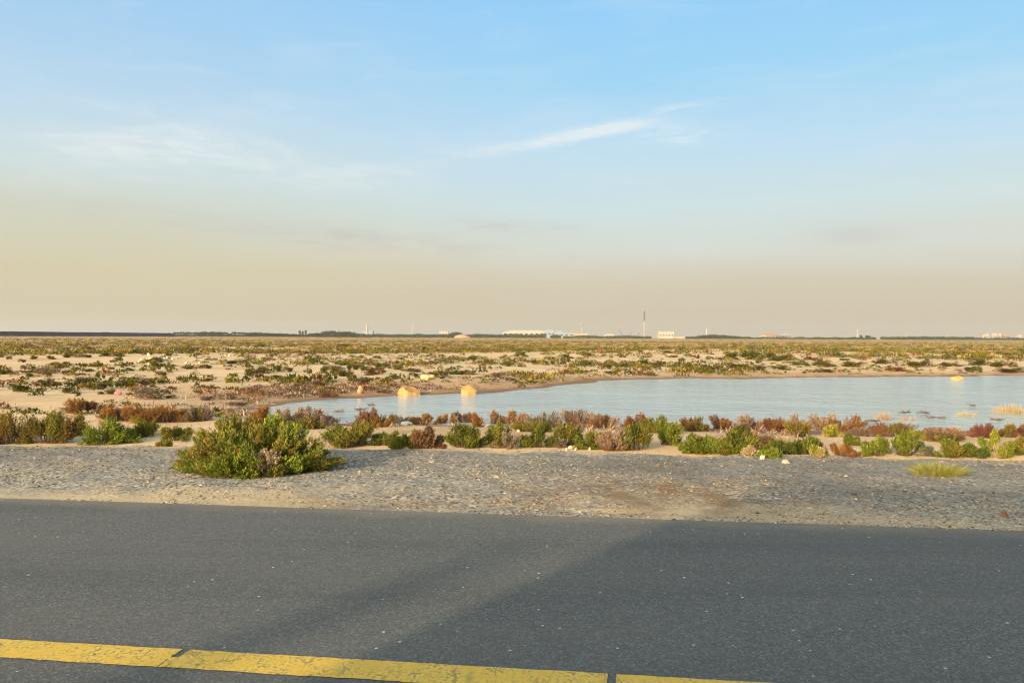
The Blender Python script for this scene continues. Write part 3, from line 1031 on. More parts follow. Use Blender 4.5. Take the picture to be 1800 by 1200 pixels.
def near_shrub(i, name, x0, x1, yt, yb, pal, label, o):
    rng = np.random.default_rng(100 + i)
    X, Y, Z, wd, h = place_by_px(x0, x1, yt, yb)
    root = empty(name, (X, Y, Z - 0.015))
    airy = o.get('airy', 0.25 if name == 'dry_shrub' else 0.0)
    up = o.get('up', 0.55 if name == 'saltbush' else 0.7)
    n_st = int(np.clip(290 * wd / 0.8 * (Y / 12) ** -0.5, 70, 520))
    n_lf = int((42 if Y < 13.5 else 32) * (1 - 0.5 * airy))
    leaf = 0.030 * (0.8 + 0.3 * Y / 12) * (1 - 0.2 * airy)
    if name == 'dry_shrub':                     # finer, feathery sprays
        leaf, n_lf, n_st = leaf * 0.68, int(n_lf * 1.7), int(n_st * 1.25)
    fol, tw = shrub_geometry(rng, wd * (1.34 if i >= 49 else 1.22), wd * 0.85, h * (1.03 if i >= 49 else 1.08), pal, n_st, n_lf, leaf, upright=up, airy=airy)
    mesh_np('foliage', fol[0], fol[1], M_LEAF, root, fol[2] * (0.80 if name == 'dry_shrub' else 0.87))
    mesh_np('stem', tw[0], tw[1], M_TWIG, root)
    tag(root, label, 'shrub', 'shrubs of the front row on the gravel crest' if i < 49 else 'shrubs along the near bank of the pond')
    return root


for i, (nm, x0, x1, yt, yb, pal, label, o) in enumerate(NEAR):
    near_shrub(i, nm, x0, x1, yt, yb, pal, label, o)


def hero_bush():
    rng = np.random.default_rng(5)
    X, Y, Z, wd, h = place_by_px(303, 612, 722, 838, back=0.30)
    root = empty('saltbush', (X, Y, Z - 0.02))
    # lobes: x, y (towards the view is negative), z as shares of the half extents and the height, radius
    L = [(-0.40, 0.10, 0.80, 0.19), (-0.18, 0.22, 0.74, 0.18), (0.12, 0.20, 0.80, 0.18), (0.38, 0.12, 0.66, 0.18), (-0.02, -0.05, 0.60, 0.20),
         (-0.66, 0.05, 0.56, 0.19), (-0.86, -0.05, 0.28, 0.16), (-0.58, -0.25, 0.38, 0.22), (-0.28, -0.28, 0.56, 0.22), (-0.78, -0.3, 0.12, 0.17),
         (-0.30, -0.80, 0.18, 0.22), (-0.06, -0.70, 0.30, 0.22), (0.18, -0.50, 0.28, 0.20), (0.32, -0.15, 0.46, 0.20),
         (0.60, 0.08, 0.42, 0.17), (0.50, -0.40, 0.20, 0.20), (0.70, -0.12, 0.22, 0.17), (0.90, 0.05, 0.14, 0.13), (-0.95, 0.10, 0.10, 0.12),
         (0.08, -0.90, 0.08, 0.15), (-0.52, -0.58, 0.14, 0.17), (0.62, 0.3, 0.26, 0.16), (0.36, -0.66, 0.10, 0.14), (-0.12, -0.40, 0.42, 0.2)]
    lp = [None] * len(L)
    lp[5] = lp[7] = lp[0] = 'olive'
    lp[13] = lp[6] = 'olive'
    lp[12] = 'tan'
    lp[10] = lp[2] = lp[15] = 'bright'
    fol, tw = shrub_geometry(rng, wd * 0.96, wd * 0.72, h, [('green', .55), ('olive', .35), ('bright', .40), ('rust', .03), ('tan', .03)],
                             1150, 84, 0.029, lobes=L, upright=0.6, lobe_pal=lp)
    mesh_np('foliage', fol[0], fol[1], M_LEAF, root, fol[2])
    mesh_np('stem', tw[0], tw[1], M_TWIG, root)
    tag(root, 'biggest bush, dense green saltbush sprawling over the gravel verge', 'shrub', 'shrubs of the front row on the gravel crest')


hero_bush()


def grass_tussock(x0, x1, yt, yb, pal, label, n=900, seed=1, ln=0.2, spread=1.0, cat='grass tuft', group=None):
    rng = np.random.default_rng(seed)
    X, Y, Z, wd, h = place_by_px(x0, x1, yt, yb, back=0.25)
    root = empty('grass_tussock', (X, Y, Z - 0.01))
    a = rng.uniform(0, 6.283, n)
    rr = np.sqrt(rng.uniform(0, 1, n))
    bx, by = rr * np.cos(a) * wd * 0.40, rr * np.sin(a) * wd * 0.26
    hgt = h * (1.0 - 0.65 * rr ** 2) * rng.uniform(0.55, 1.1, n)
    lean = spread * rng.normal(size=(n, 2)) * 0.55 + np.stack([np.cos(a), np.sin(a)], 1) * (0.25 + 0.9 * rr[:, None]) * spread
    V, F = [], []
    W = 0.0035 * Y / 8
    side = rng.uniform(0, 6.283, n)
    sx_, sy_ = np.cos(side) * W, np.sin(side) * W
    for k, u in enumerate((0.0, 0.55, 1.0)):
        px = bx + lean[:, 0] * hgt * u ** 1.5
        py = by + lean[:, 1] * hgt * u ** 1.5
        pz = hgt * u
        wv = 1.0 - 0.85 * u
        V.append(np.stack([px - sx_ * wv, py - sy_ * wv, pz], 1))
        V.append(np.stack([px + sx_ * wv, py + sy_ * wv, pz], 1))
    V = np.stack(V, 1).reshape(-1, 3)
    b = np.arange(n)[:, None] * 6
    F = np.concatenate([b + np.array([0, 1, 3, 2]), b + np.array([2, 3, 5, 4])])
    cols = np.repeat(pal_pick(rng, pal, n), 6, axis=0)
    mesh_np('blade_clump', V, F, M_LEAF, root, cols)
    tag(root, label, cat, group)
    return root


grass_tussock(1598, 1702, 809, 838, [('yellow', .5), ('bright', .4), ('straw', .35)], 'low yellowish green grass tussock alone on the gravel at the right', 1500, 11, spread=1.2)
RG = 'dry reed tufts standing in the pond'
grass_tussock(1738, 1815, 709, 728, [('straw', .8), ('tan', .6), ('orange', .15)], 'largest dry straw reed tuft in the pond at the right border', 1600, 12, spread=0.35, cat='reed tuft', group=RG)
grass_tussock(1676, 1720, 721, 732, [('straw', .8), ('tan', .6)], 'flat straw reed tuft in the pond left of the largest one', 900, 13, spread=0.35, cat='reed tuft', group=RG)
grass_tussock(1543, 1565, 720, 738, [('tan', .8), ('pink', .4)], 'tall narrow reed tuft in the pond right of the salmon shrubs', 500, 14, spread=0.4, cat='reed tuft', group=RG)
grass_tussock(1578, 1612, 729, 739, [('pink', .6), ('tan', .7)], 'low pinkish reed tuft in shallow water beside the narrow one', 500, 15, spread=0.5, cat='reed tuft', group=RG)
grass_tussock(545, 578, 716, 726, [('tan', .8), ('grey', .4)], 'sparse tan reed tuft in the shallow left tip of the pond', 260, 16, spread=0.6, cat='reed tuft', group=RG)


# ------------------------------------------------------------------ shrubs of the plain beyond
def unit_shrub(name, seed, pal, n_stem=90, n_leaf=14):
    rng = np.random.default_rng(seed)
    fol, _ = shrub_geometry(rng, 1.0, 0.8, 0.95, pal, n_stem, n_leaf, 0.085, upright=0.4)
    o = mesh_np(name, fol[0], fol[1], M_LEAF, None, fol[2] * 0.56)
    me = o.data
    bpy.data.objects.remove(o)
    return me


KINDS = {
    'green': ('saltbush', [(G, .5), (DK, .6), (OL, .2)], 'green'),
    'dark': ('saltbush', [(DK, .9), (OL, .3)], 'dark green'),
    'olive': ('saltbush', [(OL, .7), (DK, .4), (BR, .15)], 'olive'),
    'brown': ('dry_shrub', [(BR, .7), (OL, .3), (MA, .2)], 'brown'),
    'rust': ('dry_shrub', [(RU, .6), (OR_, .25), (BR, .3)], 'rust coloured'),
    'mauve': ('dry_shrub', [(MA, .8), (GR, .3), (RU, .2)], 'mauve brown'),
    'tan': ('dry_shrub', [(TA, .6), (GR, .5), (BR, .2)], 'tan grey'),
}
UNIT = {k: [unit_shrub(v[0], 300 + 7 * i + j, v[1]) for j in range(4)] for i, (k, v) in enumerate(KINDS.items())}


def zone_of(px, py):
    if py < 613:
        return 'far out on the plain near the horizon', 'shrubs far out on the plain'
    if px < 690:
        return 'on the open sand left of and behind the pond', 'shrubs on the open sand left of the pond'
    if px < 1230:
        return 'on the sandy swell across the pond', 'shrubs on the swell across the pond'
    return 'on the far bank at the right of the pond', 'shrubs on the far bank at the right'


def px_of(x, y, z):
    q = CAM_M.to_3x3().transposed() @ Vector((x, y, z - CAM_H))
    return 900 + FPX * q.x / -q.z, 600 - FPX * q.y / -q.z


MID_RNG = np.random.default_rng(77)
MID_N = [0]


def mid_shrub(X, Y, wd, h, kind, label=None):
    nm, _, word = KINDS[kind]
    zc = hz(X, Y)
    me = UNIT[kind][MID_N[0] % 4]
    MID_N[0] += 1
    o = link(nm, me)
    o.location = (X, Y, zc - 0.03 * h - 0.01)
    o.scale = (wd * 1.15, wd * MID_RNG.uniform(0.9, 1.3), h * 1.12)
    o.rotation_euler = (0, 0, MID_RNG.uniform(-0.5, 0.5) + (math.pi if MID_RNG.random() < 0.5 else 0))
    px, py = px_of(X, Y, zc)
    z, g = zone_of(px, py)
    tag(o, label or f'small {word} shrub {z}', 'shrub', g)
    return o


LISTED = [
    (-6, 25, 645, 658, 'green'), (34, 48, 640, 649, 'tan'), (49, 62, 641, 649, 'olive'), (42, 58, 653, 663, 'green'), (75, 93, 651, 661, 'brown'),
    (63, 79, 665, 673, 'brown'), (81, 96, 663, 672, 'mauve'), (87, 108, 667, 678, 'olive'), (62, 81, 678, 688, 'brown'), (102, 142, 679, 692, 'green'),
    (129, 146, 688, 696, 'green'), (133, 153, 662, 673, 'olive'), (128, 142, 643, 650, 'brown'), (142, 166, 646, 653, 'olive'), (109, 124, 648, 658, 'brown'),
    (188, 200, 643, 649, 'olive'), (200, 220, 639, 643, 'green'), (214, 238, 645, 653, 'green'), (193, 209, 631, 637, 'brown'), (167, 179, 655, 661, 'olive'),
    (240, 262, 664, 676, 'brown'), (204, 224, 671, 680, 'olive'), (172, 187, 671, 683, 'brown'), (168, 184, 686, 693, 'green'), (184, 207, 681, 693, 'olive'),
    (262, 276, 674, 681, 'brown'), (270, 293, 651, 661, 'brown'), (283, 300, 666, 672, 'olive'), (309, 320, 659, 669, 'olive'), (342, 351, 669, 679, 'green'),
    (360, 378, 657, 663, 'green'), (360, 380, 674, 684, 'rust'), (236, 262, 679, 695, 'rust'), (258, 284, 690, 701, 'olive'), (289, 311, 677, 685, 'rust'),
    (278, 302, 683, 693, 'mauve'), (336, 353, 682, 691, 'mauve'), (351, 382, 691, 704, 'mauve'), (291, 311, 692, 700, 'brown'), (219, 236, 688, 694, 'rust'),
    (287, 304, 618, 628, 'olive'), (350, 371, 638, 648, 'olive'), (322, 349, 642, 649, 'olive'),
    (169, 196, 618, 627, 'green'), (194, 222, 618, 627, 'olive'), (113, 138, 620, 629, 'olive'), (134, 160, 621, 629, 'brown'), (79, 96, 622, 632, 'olive'),
    (53, 67, 623, 632, 'olive'), (31, 44, 629, 637, 'olive'), (11, 22, 624, 632, 'brown'), (-4, 8, 621, 628, 'olive'),
    (404, 419, 654, 662, 'olive'), (399, 423, 665, 672, 'olive'), (448, 459, 658, 664, 'olive'), (461, 472, 663, 670, 'green'), (563, 580, 661, 669, 'green'),
    (494, 508, 660, 666, 'olive'), (443, 463, 674, 681, 'tan'), (610, 628, 654, 670, 'olive'), (679, 699, 654, 667, 'green'), (659, 697, 665, 674, 'rust'),
    (430, 454, 643, 657, 'olive'), (452, 474, 643, 657, 'brown'), (474, 496, 638, 653, 'green'), (494, 514, 641, 654, 'olive'), (533, 550, 644, 657, 'olive'),
    (561, 582, 640, 656, 'green'), (580, 599, 641, 657, 'olive'), (610, 626, 634, 650, 'olive'), (632, 648, 641, 652, 'green'), (648, 683, 642, 652, 'olive'),
    (530, 551, 623, 633, 'olive'), (552, 568, 623, 632, 'green'), (450, 466, 602, 610, 'dark'), (737, 748, 608, 619, 'dark'), (590, 626, 604, 610, 'dark'),
    (400, 440, 630, 640, 'olive'), (380, 420, 690, 702, 'tan'), (420, 452, 683, 692, 'mauve'), (470, 520, 686, 697, 'tan'), (390, 440, 704, 714, 'tan'),
    (500, 540, 684, 692, 'mauve'), (560, 600, 688, 700, 'rust'), (660, 690, 682, 692, 'brown'), (715, 735, 652, 662, 'olive'),
    (820, 840, 622, 634, 'green'), (850, 870, 628, 640, 'olive'), (880, 900, 632, 644, 'green'), (905, 925, 614, 626, 'dark'), (930, 948, 630, 640, 'green'),
    (985, 1010, 620, 630, 'green'), (1018, 1045, 632, 644, 'olive'), (1055, 1075, 636, 648, 'olive'), (1080, 1110, 634, 645, 'dark'), (1120, 1150, 630, 641, 'green'),
    (1150, 1175, 632, 643, 'olive'), (1200, 1225, 636, 648, 'green'), (980, 1010, 648, 658, 'rust'), (1060, 1100, 650, 658, 'brown'), (940, 970, 654, 668, 'brown'),
    (860, 890, 650, 664, 'mauve'), (1240, 1270, 640, 652, 'brown'), (1260, 1300, 616, 632, 'green'), (1295, 1335, 614, 632, 'dark'), (1330, 1370, 617, 634, 'green'),
    (1365, 1405, 620, 633, 'olive'), (1310, 1350, 640, 651, 'brown'), (1350, 1385, 640, 650, 'olive'), (1390, 1420, 632, 642, 'dark'), (1425, 1460, 632, 643, 'green'),
    (1460, 1490, 618, 628, 'green'), (1480, 1520, 634, 645, 'olive'), (1540, 1580, 628, 640, 'olive'), (1590, 1640, 632, 645, 'brown'), (1650, 1690, 634, 644, 'olive'),
    (1700, 1745, 630, 642, 'dark'), (1745, 1790, 632, 646, 'olive'), (1690, 1720, 642, 652, 'brown'), (1220, 1250, 644, 656, 'olive'), (1550, 1600, 644, 653, 'rust'),
    (1420, 1470, 646, 655, 'brown'), (1740, 1810, 645, 655, 'brown'),
]
SPECIAL = [
    (7, 56, 670, 690, 'green', 'largest dark green shrub on the open sand, near the left border'),
    (224, 244, 658, 671, 'brown', 'rounded brown green shrub alone in the middle of the open sand'),
    (290, 307, 636, 649, 'dark', 'dark olive shrub at the foot of the pale rubble heap'),
    (318, 344, 606, 621, 'dark', 'large dark green shrub standing above the plain behind the rubble heap'),
    (512, 529, 664, 674, 'brown', 'dark brown dead cushion shrub on bare sand left of the pond'),
    (547, 574, 667, 680, 'rust', 'reddish brown cushion shrub near the sandy bank of the pond'),
    (637, 648, 610, 618, 'rust', 'lone reddish shrub on the plain above the yellow boulders'),
    (622, 646, 662, 676, 'brown', 'brown shrub topping the small sandy stump at the pond edge'),
]
for x0, x1, yt, yb, kd in LISTED:
    X, Y, Z, wd, h = place_by_px(x0, x1, yt, yb, back=0.3)
    mid_shrub(X, Y, wd * 0.95, h, kd)
for x0, x1, yt, yb, kd, lab in SPECIAL:
    X, Y, Z, wd, h = place_by_px(x0, x1, yt, yb, back=0.3)
    mid_shrub(X, Y, wd, h, kd, lab)
n_ok = 0
while n_ok < 75:
    r = math.exp(MID_RNG.uniform(math.log(26), math.log(130)))
    a = MID_RNG.uniform(-35, 35)
    X, Y = r * math.sin(R(a)), r * math.cos(R(a))
    if pond_sd(np.array([X]), np.array([Y]))[0] < 1.5 or vn(X, Y, 9, 81) < -0.05:
        continue
    mid_shrub(X, Y, MID_RNG.uniform(0.5, 1.3), MID_RNG.uniform(0.22, 0.5), MID_RNG.choice(['green', 'olive', 'dark', 'olive', 'brown', 'rust', 'tan']))
    n_ok += 1


def scrub_cover():
    """the thousands of small shrubs and dry grass clumps nobody would count"""
    rng = np.random.default_rng(21)
    Vs, Fs, Cs = [], [], []
    base = 0

    def lot(n_try, r0, r1, nq, wmin, wmax, hmin, hmax, dens, pals, seed, box=None):
        nonlocal base
        r = np.exp(rng.uniform(math.log(r0), math.log(r1), n_try))
        a = np.radians(rng.uniform(-54, 54, n_try))
        X, Y = r * np.sin(a), r * np.cos(a)
        keep = pond_sd(X, Y) > 0.8
        keep &= (X * NX + Y * NY) > crest(X) + 1.5
        if box:
            keep &= (X > box[0]) & (X < box[1]) & (Y > box[2]) & (Y < box[3]) & (pond_sd(X, Y) < 6 + 3 * vn(X, Y, 4, 7))
        dn = 0.55 * vn(X, Y, 11, seed) + 0.45 * vn(X, Y * 1.0, 45, seed + 3)
        keep &= dn > (dens + rng.uniform(-0.35, 0.35, n_try))
        X, Y = X[keep], Y[keep]
        n = len(X)
        Z = H(X, Y)
        W = rng.uniform(wmin, wmax, n) * rng.uniform(0.6, 1.0, n)
        Hh = rng.uniform(hmin, hmax, n) * (0.5 + 0.5 * W / wmax)
        th = rng.uniform(0, 6.283, (n, nq))
        q = np.sqrt(rng.uniform(0, 1, (n, nq)))
        lx, ly = q * np.cos(th), q * np.sin(th)
        lz = np.sqrt(1 - q ** 2) * rng.uniform(0.15, 0.85, (n, nq))
        P = np.stack([X[:, None] + lx * W[:, None] / 2, Y[:, None] + ly * W[:, None] / 2, Z[:, None] + lz * Hh[:, None] * 0.8], -1).reshape(-1, 3)
        D = np.stack([lx * 0.5, ly * 0.5, 0.35 + lz], -1).reshape(-1, 3) + rng.normal(size=(n * nq, 3)) * 0.35
        L = np.repeat(np.minimum(Hh, W) * 0.50, nq) * rng.uniform(0.6, 1.3, n * nq)
        V, F = leaf_quads(P, D, L, L * 0.32, rng)
        c = pal_pick(rng, pals, n) * np.array([0.70, 0.65, 0.60])
        c = np.repeat(c, nq, axis=0) * rng.uniform(0.8, 1.25, (n * nq, 1))
        Vs.append(V)
        Fs.append(F + base)
        Cs.append(np.repeat(c, 4, axis=0))
        base += len(V)

    gp = [(G, .3), (DK, .7), (OL, .7), (BR, .3), (GR, .15)]
    yp = [(OL, .7), (YE, .08), ('straw', .25), (BR, .4), (TA, .25), (DK, .5)]
    lot(6000, 20, 70, 46, 0.15, 0.60, 0.07, 0.24, 0.0, gp + [(TA, .3), (RU, .2)], 201)
    lot(6600, 32, 150, 36, 0.35, 1.25, 0.18, 0.48, 0.0, gp + [(BR, .3), (OL, .3)], 203)
    lot(9600, 80, 340, 24, 0.7, 2.0, 0.26, 0.65, -0.38, gp + [(OL, .7), (BR, .4), ('straw', .2)], 207)
    lot(10000, 150, 900, 14, 0.8, 3.0, 0.25, 0.75, -0.70, yp, 211)
    lot(3200, 700, 2200, 12, 2.0, 6.0, 0.6, 1.4, -0.9, yp, 213)
    # low brown growth on the muddy flats round the left tip of the pond
    lot(23000, 21, 46, 40, 0.25, 0.9, 0.08, 0.24, 0.10, [(MA, .6), (BR, .5), (TA, .6), (RU, .35), (GR, .5), (OL, .25)], 221, box=(-15, 1.5, 20, 42))
    o = mesh_np('scrub_cover', np.concatenate(Vs), np.concatenate(Fs), M_LEAF, None, np.concatenate(Cs))
    tag(o, kind='stuff')


scrub_cover()


def bank_litter():
    """sparse dry twigs and reed stubble on the muddy margin of the pond and between the front shrubs"""
    rng = np.random.default_rng(31)
    n = 60000
    r = np.exp(rng.uniform(math.log(11), math.log(62), n))
    a = np.radians(rng.uniform(-36, 36, n))
    X, Y = r * np.sin(a), r * np.cos(a)
    sd = pond_sd(X, Y) + 0.8 * vn(X, Y, 2.4, 21, 3)
    d = X * NX + Y * NY
    k = (sd > 0.15) & (d > crest(X) + 0.3)
    dn = vn(X, Y, 1.8, 301, 2) - 0.12 * np.clip(sd - 2.5, 0, 6)
    k &= dn > 0.22 + rng.uniform(-0.2, 0.3, n)
    X, Y = X[k], Y[k]
    n = len(X)
    P = np.stack([X, Y, H(X, Y)], 1)
    D = rng.normal(size=(n, 3)) * 0.7 + np.array([0, 0, 0.6])
    D[:, 2] = np.abs(D[:, 2])
    L = rng.uniform(0.05, 0.17, n) * (0.7 + 0.02 * Y) * (1 + 0.25 * np.exp(-(sd[k] / 1.2) ** 2) * (Y < 24))
    V, F = leaf_quads(P, D, L, L * 0.07 + 0.002, rng)
    c = pal_pick(rng, [(TA, .5), (GR, .6), (MA, .4), (RU, .3), (BR, .5), (PI, .2)], n)
    o = mesh_np('dry_stubble', V, F, M_LEAF, None, np.repeat(c, 4, axis=0))
    tag(o, kind='stuff')


bank_litter()

# ------------------------------------------------------------------ stones
OCT = np.array([(1, 0, 0), (-1, 0, 0), (0, 1, 0), (0, -1, 0), (0, 0, 1), (0, 0, -1)], float)
OCT_F = np.array([(0, 2, 4), (2, 1, 4), (1, 3, 4), (3, 0, 4), (2, 0, 5), (1, 2, 5), (3, 1, 5), (0, 3, 5)])


def gravel_stuff():
    rng = np.random.default_rng(41)
    n = 148000
    s = rng.uniform(-14, 14, n)
    u = rng.uniform(-0.03, 4.6, n)
    X, Y = s * NY + (u + D_EDGE) * NX, -s * NX + (u + D_EDGE) * NY
    d = X * NX + Y * NY
    zb, zd, zn = verge_zones(X, Y)
    dens = 0.55 + 0.55 * vn(X, Y, 0.9, 401, 2) + 0.35 * vn(X, Y, 0.25, 404) - 0.55 * zb - 0.25 * zn - 0.12 * zd
    k = (rng.uniform(0, 1, n) < dens) & (d < crest(X) + 0.25 + 0.3 * rng.normal(size=n))
    X, Y, u, zb, zd, zn = X[k], Y[k], u[k], zb[k], zd[k], zn[k]
    n = len(X)
    size = 0.0045 + 0.0135 * rng.beta(1.2, 5.0, n) * 1.6
    big = rng.random(n) < 0.016
    size = np.where(big, size * 2.0, size)
    base = OCT[None] * rng.uniform(0.55, 1.25, (n, 6, 1))
    sc = np.stack([rng.uniform(0.9, 1.6, n), rng.uniform(0.7, 1.1, n), rng.uniform(0.35, 0.75, n)], 1)
    V = base * sc[:, None, :] * size[:, None, None]
    th = rng.uniform(0, 6.283, n)
    c, s_ = np.cos(th)[:, None], np.sin(th)[:, None]
    V = np.stack([V[..., 0] * c - V[..., 1] * s_, V[..., 0] * s_ + V[..., 1] * c, V[..., 2]], -1)
    Z = np.where(u < 0.06, 0.002, H(X, Y))
    V += np.stack([X, Y, Z + size * 0.12], 1)[:, None, :]
    F = (OCT_F[None] + (np.arange(n) * 6)[:, None, None]).reshape(-1, 3)
    tone = np.array([srgb(154, 138, 112), srgb(180, 162, 128), srgb(116, 105, 90), srgb(202, 182, 144), srgb(138, 114, 83), srgb(214, 202, 178), srgb(82, 77, 70)])
    w_ = np.array([.28, .22, .20, .12, .10, .025, .10])
    col = tone[rng.choice(7, n, p=w_ / w_.sum())] * rng.uniform(0.85, 1.15, (n, 1))
    darkstone = np.array([srgb(100, 94, 83), srgb(122, 113, 98), srgb(82, 78, 71)])[rng.integers(0, 3, n)]
    brownstone = np.array([srgb(132, 106, 74), srgb(160, 132, 92), srgb(110, 86, 58)])[rng.integers(0, 3, n)]
    col = np.where((rng.random(n) < zd * 0.8)[:, None], darkstone, col)
    col = np.where((rng.random(n) < zn * 0.95)[:, None], brownstone, col)
    o = mesh_np('gravel', V.reshape(-1, 3), F, M_STONE, None, np.repeat(col, 6, axis=0))
    tag(o, kind='stuff')
    # pale pebbles lying on the sand behind the crest
    n = 5000
    r = rng.uniform(10.8, 24, n)
    a = np.radians(rng.uniform(-35, 35, n))
    X, Y = r * np.sin(a), r * np.cos(a)
    k = (pond_sd(X, Y) > 0.8) & (X * NX + Y * NY > crest(X)) & (vn(X, Y, 1.2, 431) + rng.uniform(-0.4, 0.4, n) > 0.15)
    X, Y = X[k], Y[k]
    n = len(X)
    size = 0.006 + 0.03 * rng.beta(1.1, 5.0, n)
    V = OCT[None] * rng.uniform(0.6, 1.2, (n, 6, 1)) * size[:, None, None] * np.array([1.2, 1.0, 0.6])
    V += np.stack([X, Y, H(X, Y) + size * 0.15], 1)[:, None, :]
    F = (OCT_F[None] + (np.arange(n) * 6)[:, None, None]).reshape(-1, 3)
    tone = np.array([srgb(214, 194, 158), srgb(190, 160, 122), srgb(150, 122, 92), srgb(226, 214, 190)])
    col = tone[rng.choice(4, n)]
    tag(mesh_np('sand_pebbles', V.reshape(-1, 3), F, M_STONE, None, np.repeat(col, 6, axis=0)), kind='stuff')


gravel_stuff()


def ico(sub=2):
    import bmesh
    bm = bmesh.new()
    bmesh.ops.create_icosphere(bm, subdivisions=sub, radius=1.0)
    V = np.array([v.co[:] for v in bm.verts])
    F = np.array([[v.index for v in f.verts] for f in bm.faces])
    bm.free()
    return V, F


ICO3 = ico(3)
ICO2 = ico(2)


def rock_mesh(name, dims, col, seed, fine=True, flat=0.25, cut=0.36):
    rng = np.random.default_rng(seed)
    V, F = ICO3 if fine else ICO2
    V = V.copy()
    for _ in range(14):                         # knock facets off the lump
        nrm = rng.normal(size=3)
        nrm /= np.linalg.norm(nrm)
        dd = rng.uniform(cut, 0.92)
        q = V @ nrm
        V -= np.maximum(q - dd, 0)[:, None] * nrm[None]
    V *= 1 + 0.16 * vn(V[:, 0] * 3 + V[:, 2] * 2, V[:, 1] * 3 - V[:, 2], 0.8, seed, 3)[:, None]
    V[:, 2] = np.maximum(V[:, 2], -flat)
    V = V / np.abs(V).max(0) * np.array(dims) / 2 * np.array([1, 1, 2.0])
    V[:, 2] -= V[:, 2].min()
    V[:, 2] *= dims[2] / V[:, 2].max()
    c = np.array(col)[None] * (1 + 0.15 * vn(V[:, 0] / dims[0] * 4, V[:, 1] / dims[1] * 4 + V[:, 2] / dims[2] * 3, 0.9, seed + 5))[:, None]
    return mesh_np(name, V, F, M_STONE, None, c)


def rock(px0, px1, yt, yb, col, label, name='rock', cat='rock', seed=1, group=None, fine=True, sink=0.0, depth=0.8):
    X, Y, Z, wd, h = place_by_px(px0, px1, yt, yb, back=0.3)
    o = rock_mesh(name, (wd, wd * depth, h + sink), col, seed, fine)
    o.location = (X, Y, Z - sink - 0.01)
    o.rotation_euler = (0, 0, random.Random(seed).uniform(-0.4, 0.4))
    tag(o, label, cat, group)
    return o


YEL = srgb(188, 148, 90)
rock(700, 747, 678, 695, YEL, 'wide yellow sandstone boulder at the left on the pond edge', 'boulder', 'boulder', 3, sink=0.15)
rock(805, 839, 676, 694, srgb(188, 150, 94), 'tall rounded yellow boulder standing in the pond right of the wide one', 'boulder', 'boulder', 5, sink=0.15)
rock(737, 767, 657, 668, srgb(192, 178, 128), 'pale yellow boulder on the bank above the two in the water', 'boulder', 'boulder', 8, sink=0.05)
rock(1669, 1699, 660, 667, srgb(200, 164, 86), 'flat bright yellow boulder in the water at the right far shore', 'boulder', 'boulder', 9, sink=0.1)
rock(705, 728, 739, 747, srgb(232, 228, 206), 'white flat stone lying on the near bank of the pond', 'rock', 'rock', 12)
rock(1757, 1775, 897, 910, srgb(124, 94, 74), 'reddish brown stone on the gravel near the road at the right', 'rock', 'rock', 15)
rock(1374, 1391, 810, 815, srgb(176, 162, 134), 'flat pale stone on the gravel below the long green thicket', 'rock', 'rock', 17)
rock(1334, 1345, 803, 807, srgb(214, 198, 160), 'small pale stone beside the tiny bright green bush', 'rock', 'rock', 19)
WS = 'white stones on the crest'
for i, (x, y, q, lab) in enumerate([(1003, 788, 13, 'largest white stone on the crest below the greyish green bush'), (1012, 792, 6, None), (1026, 790, 9, 'second white stone along the crest under the rounded green bush'),
                                    (1036, 791, 6, None), (1054, 790, 7, None), (995, 792, 5, None), (898, 752, 10, 'white stone on the sand behind the front row near the grey twiggy shrub'),
                                    (912, 759, 8, 'white stone between two green bushes behind the front row'), (908, 757, 5, None)]):
    rock(x - q * 0.42, x + q * 0.42, y - q * 0.5, y, srgb(214, 198, 164), lab or 'small white stone among others on the crest', 'rock', 'rock', 40 + i, WS, fine=False)
# pale rubble dumped on the plain
rng_r = random.Random(4)
RUB = [rock_mesh('rubble_stone', (1, 0.8, 0.75), srgb(228, 214, 170), 60 + k, fine=False) for k in range(4)]
RUB_ME = [o.data for o in RUB]
for o in RUB:
    bpy.data.objects.remove(o)
for k in range(46):
    px = rng_r.gauss(272, 14) if k < 26 else rng_r.uniform(285, 410)
    py = rng_r.gauss(634, 4) if k < 26 else rng_r.uniform(624, 646)
    X, Y, Z = at(px, py)
    o = link('rubble_stone', RUB_ME[k % 4])
    q = rng_r.uniform(0.12, 0.42) if k < 26 else rng_r.uniform(0.10, 0.28)
    o.scale = (q, q, q * rng_r.uniform(0.7, 1.1))
    o.rotation_euler = (0, 0, rng_r.uniform(0, 6))
    o.location = (X, Y, Z - 0.02)
    tag(o, 'pale rubble stone dumped on the plain' if k < 26 else 'pale stone strewn right of the rubble heap', 'stone', 'pale rubble on the plain')


def stump():
    X, Y, Z, wd, h = place_by_px(629, 639, 676, 692, back=0.2)
    V, F = ICO3
    V = V.copy()
    V *= 1 + 0.18 * vn(V[:, 0] * 2, V[:, 1] * 2 + V[:, 2] * 2, 0.6, 5)[:, None]
    prof = 1.15 - 0.25 * V[:, 2]
    V[:, 0] *= wd / 2 * prof
    V[:, 1] *= wd / 2 * prof
    V[:, 2] = (V[:, 2] + 1) / 2 * h
    o = mesh_np('earth_stump', V, F, M_STONE, None, np.tile(np.array(srgb(186, 146, 104)), (len(V), 1)))
    o.location = (X, Y, Z - 0.03)
    tag(o, 'sandy orange earth stump at the left edge of the pond', 'earth stump')


stump()


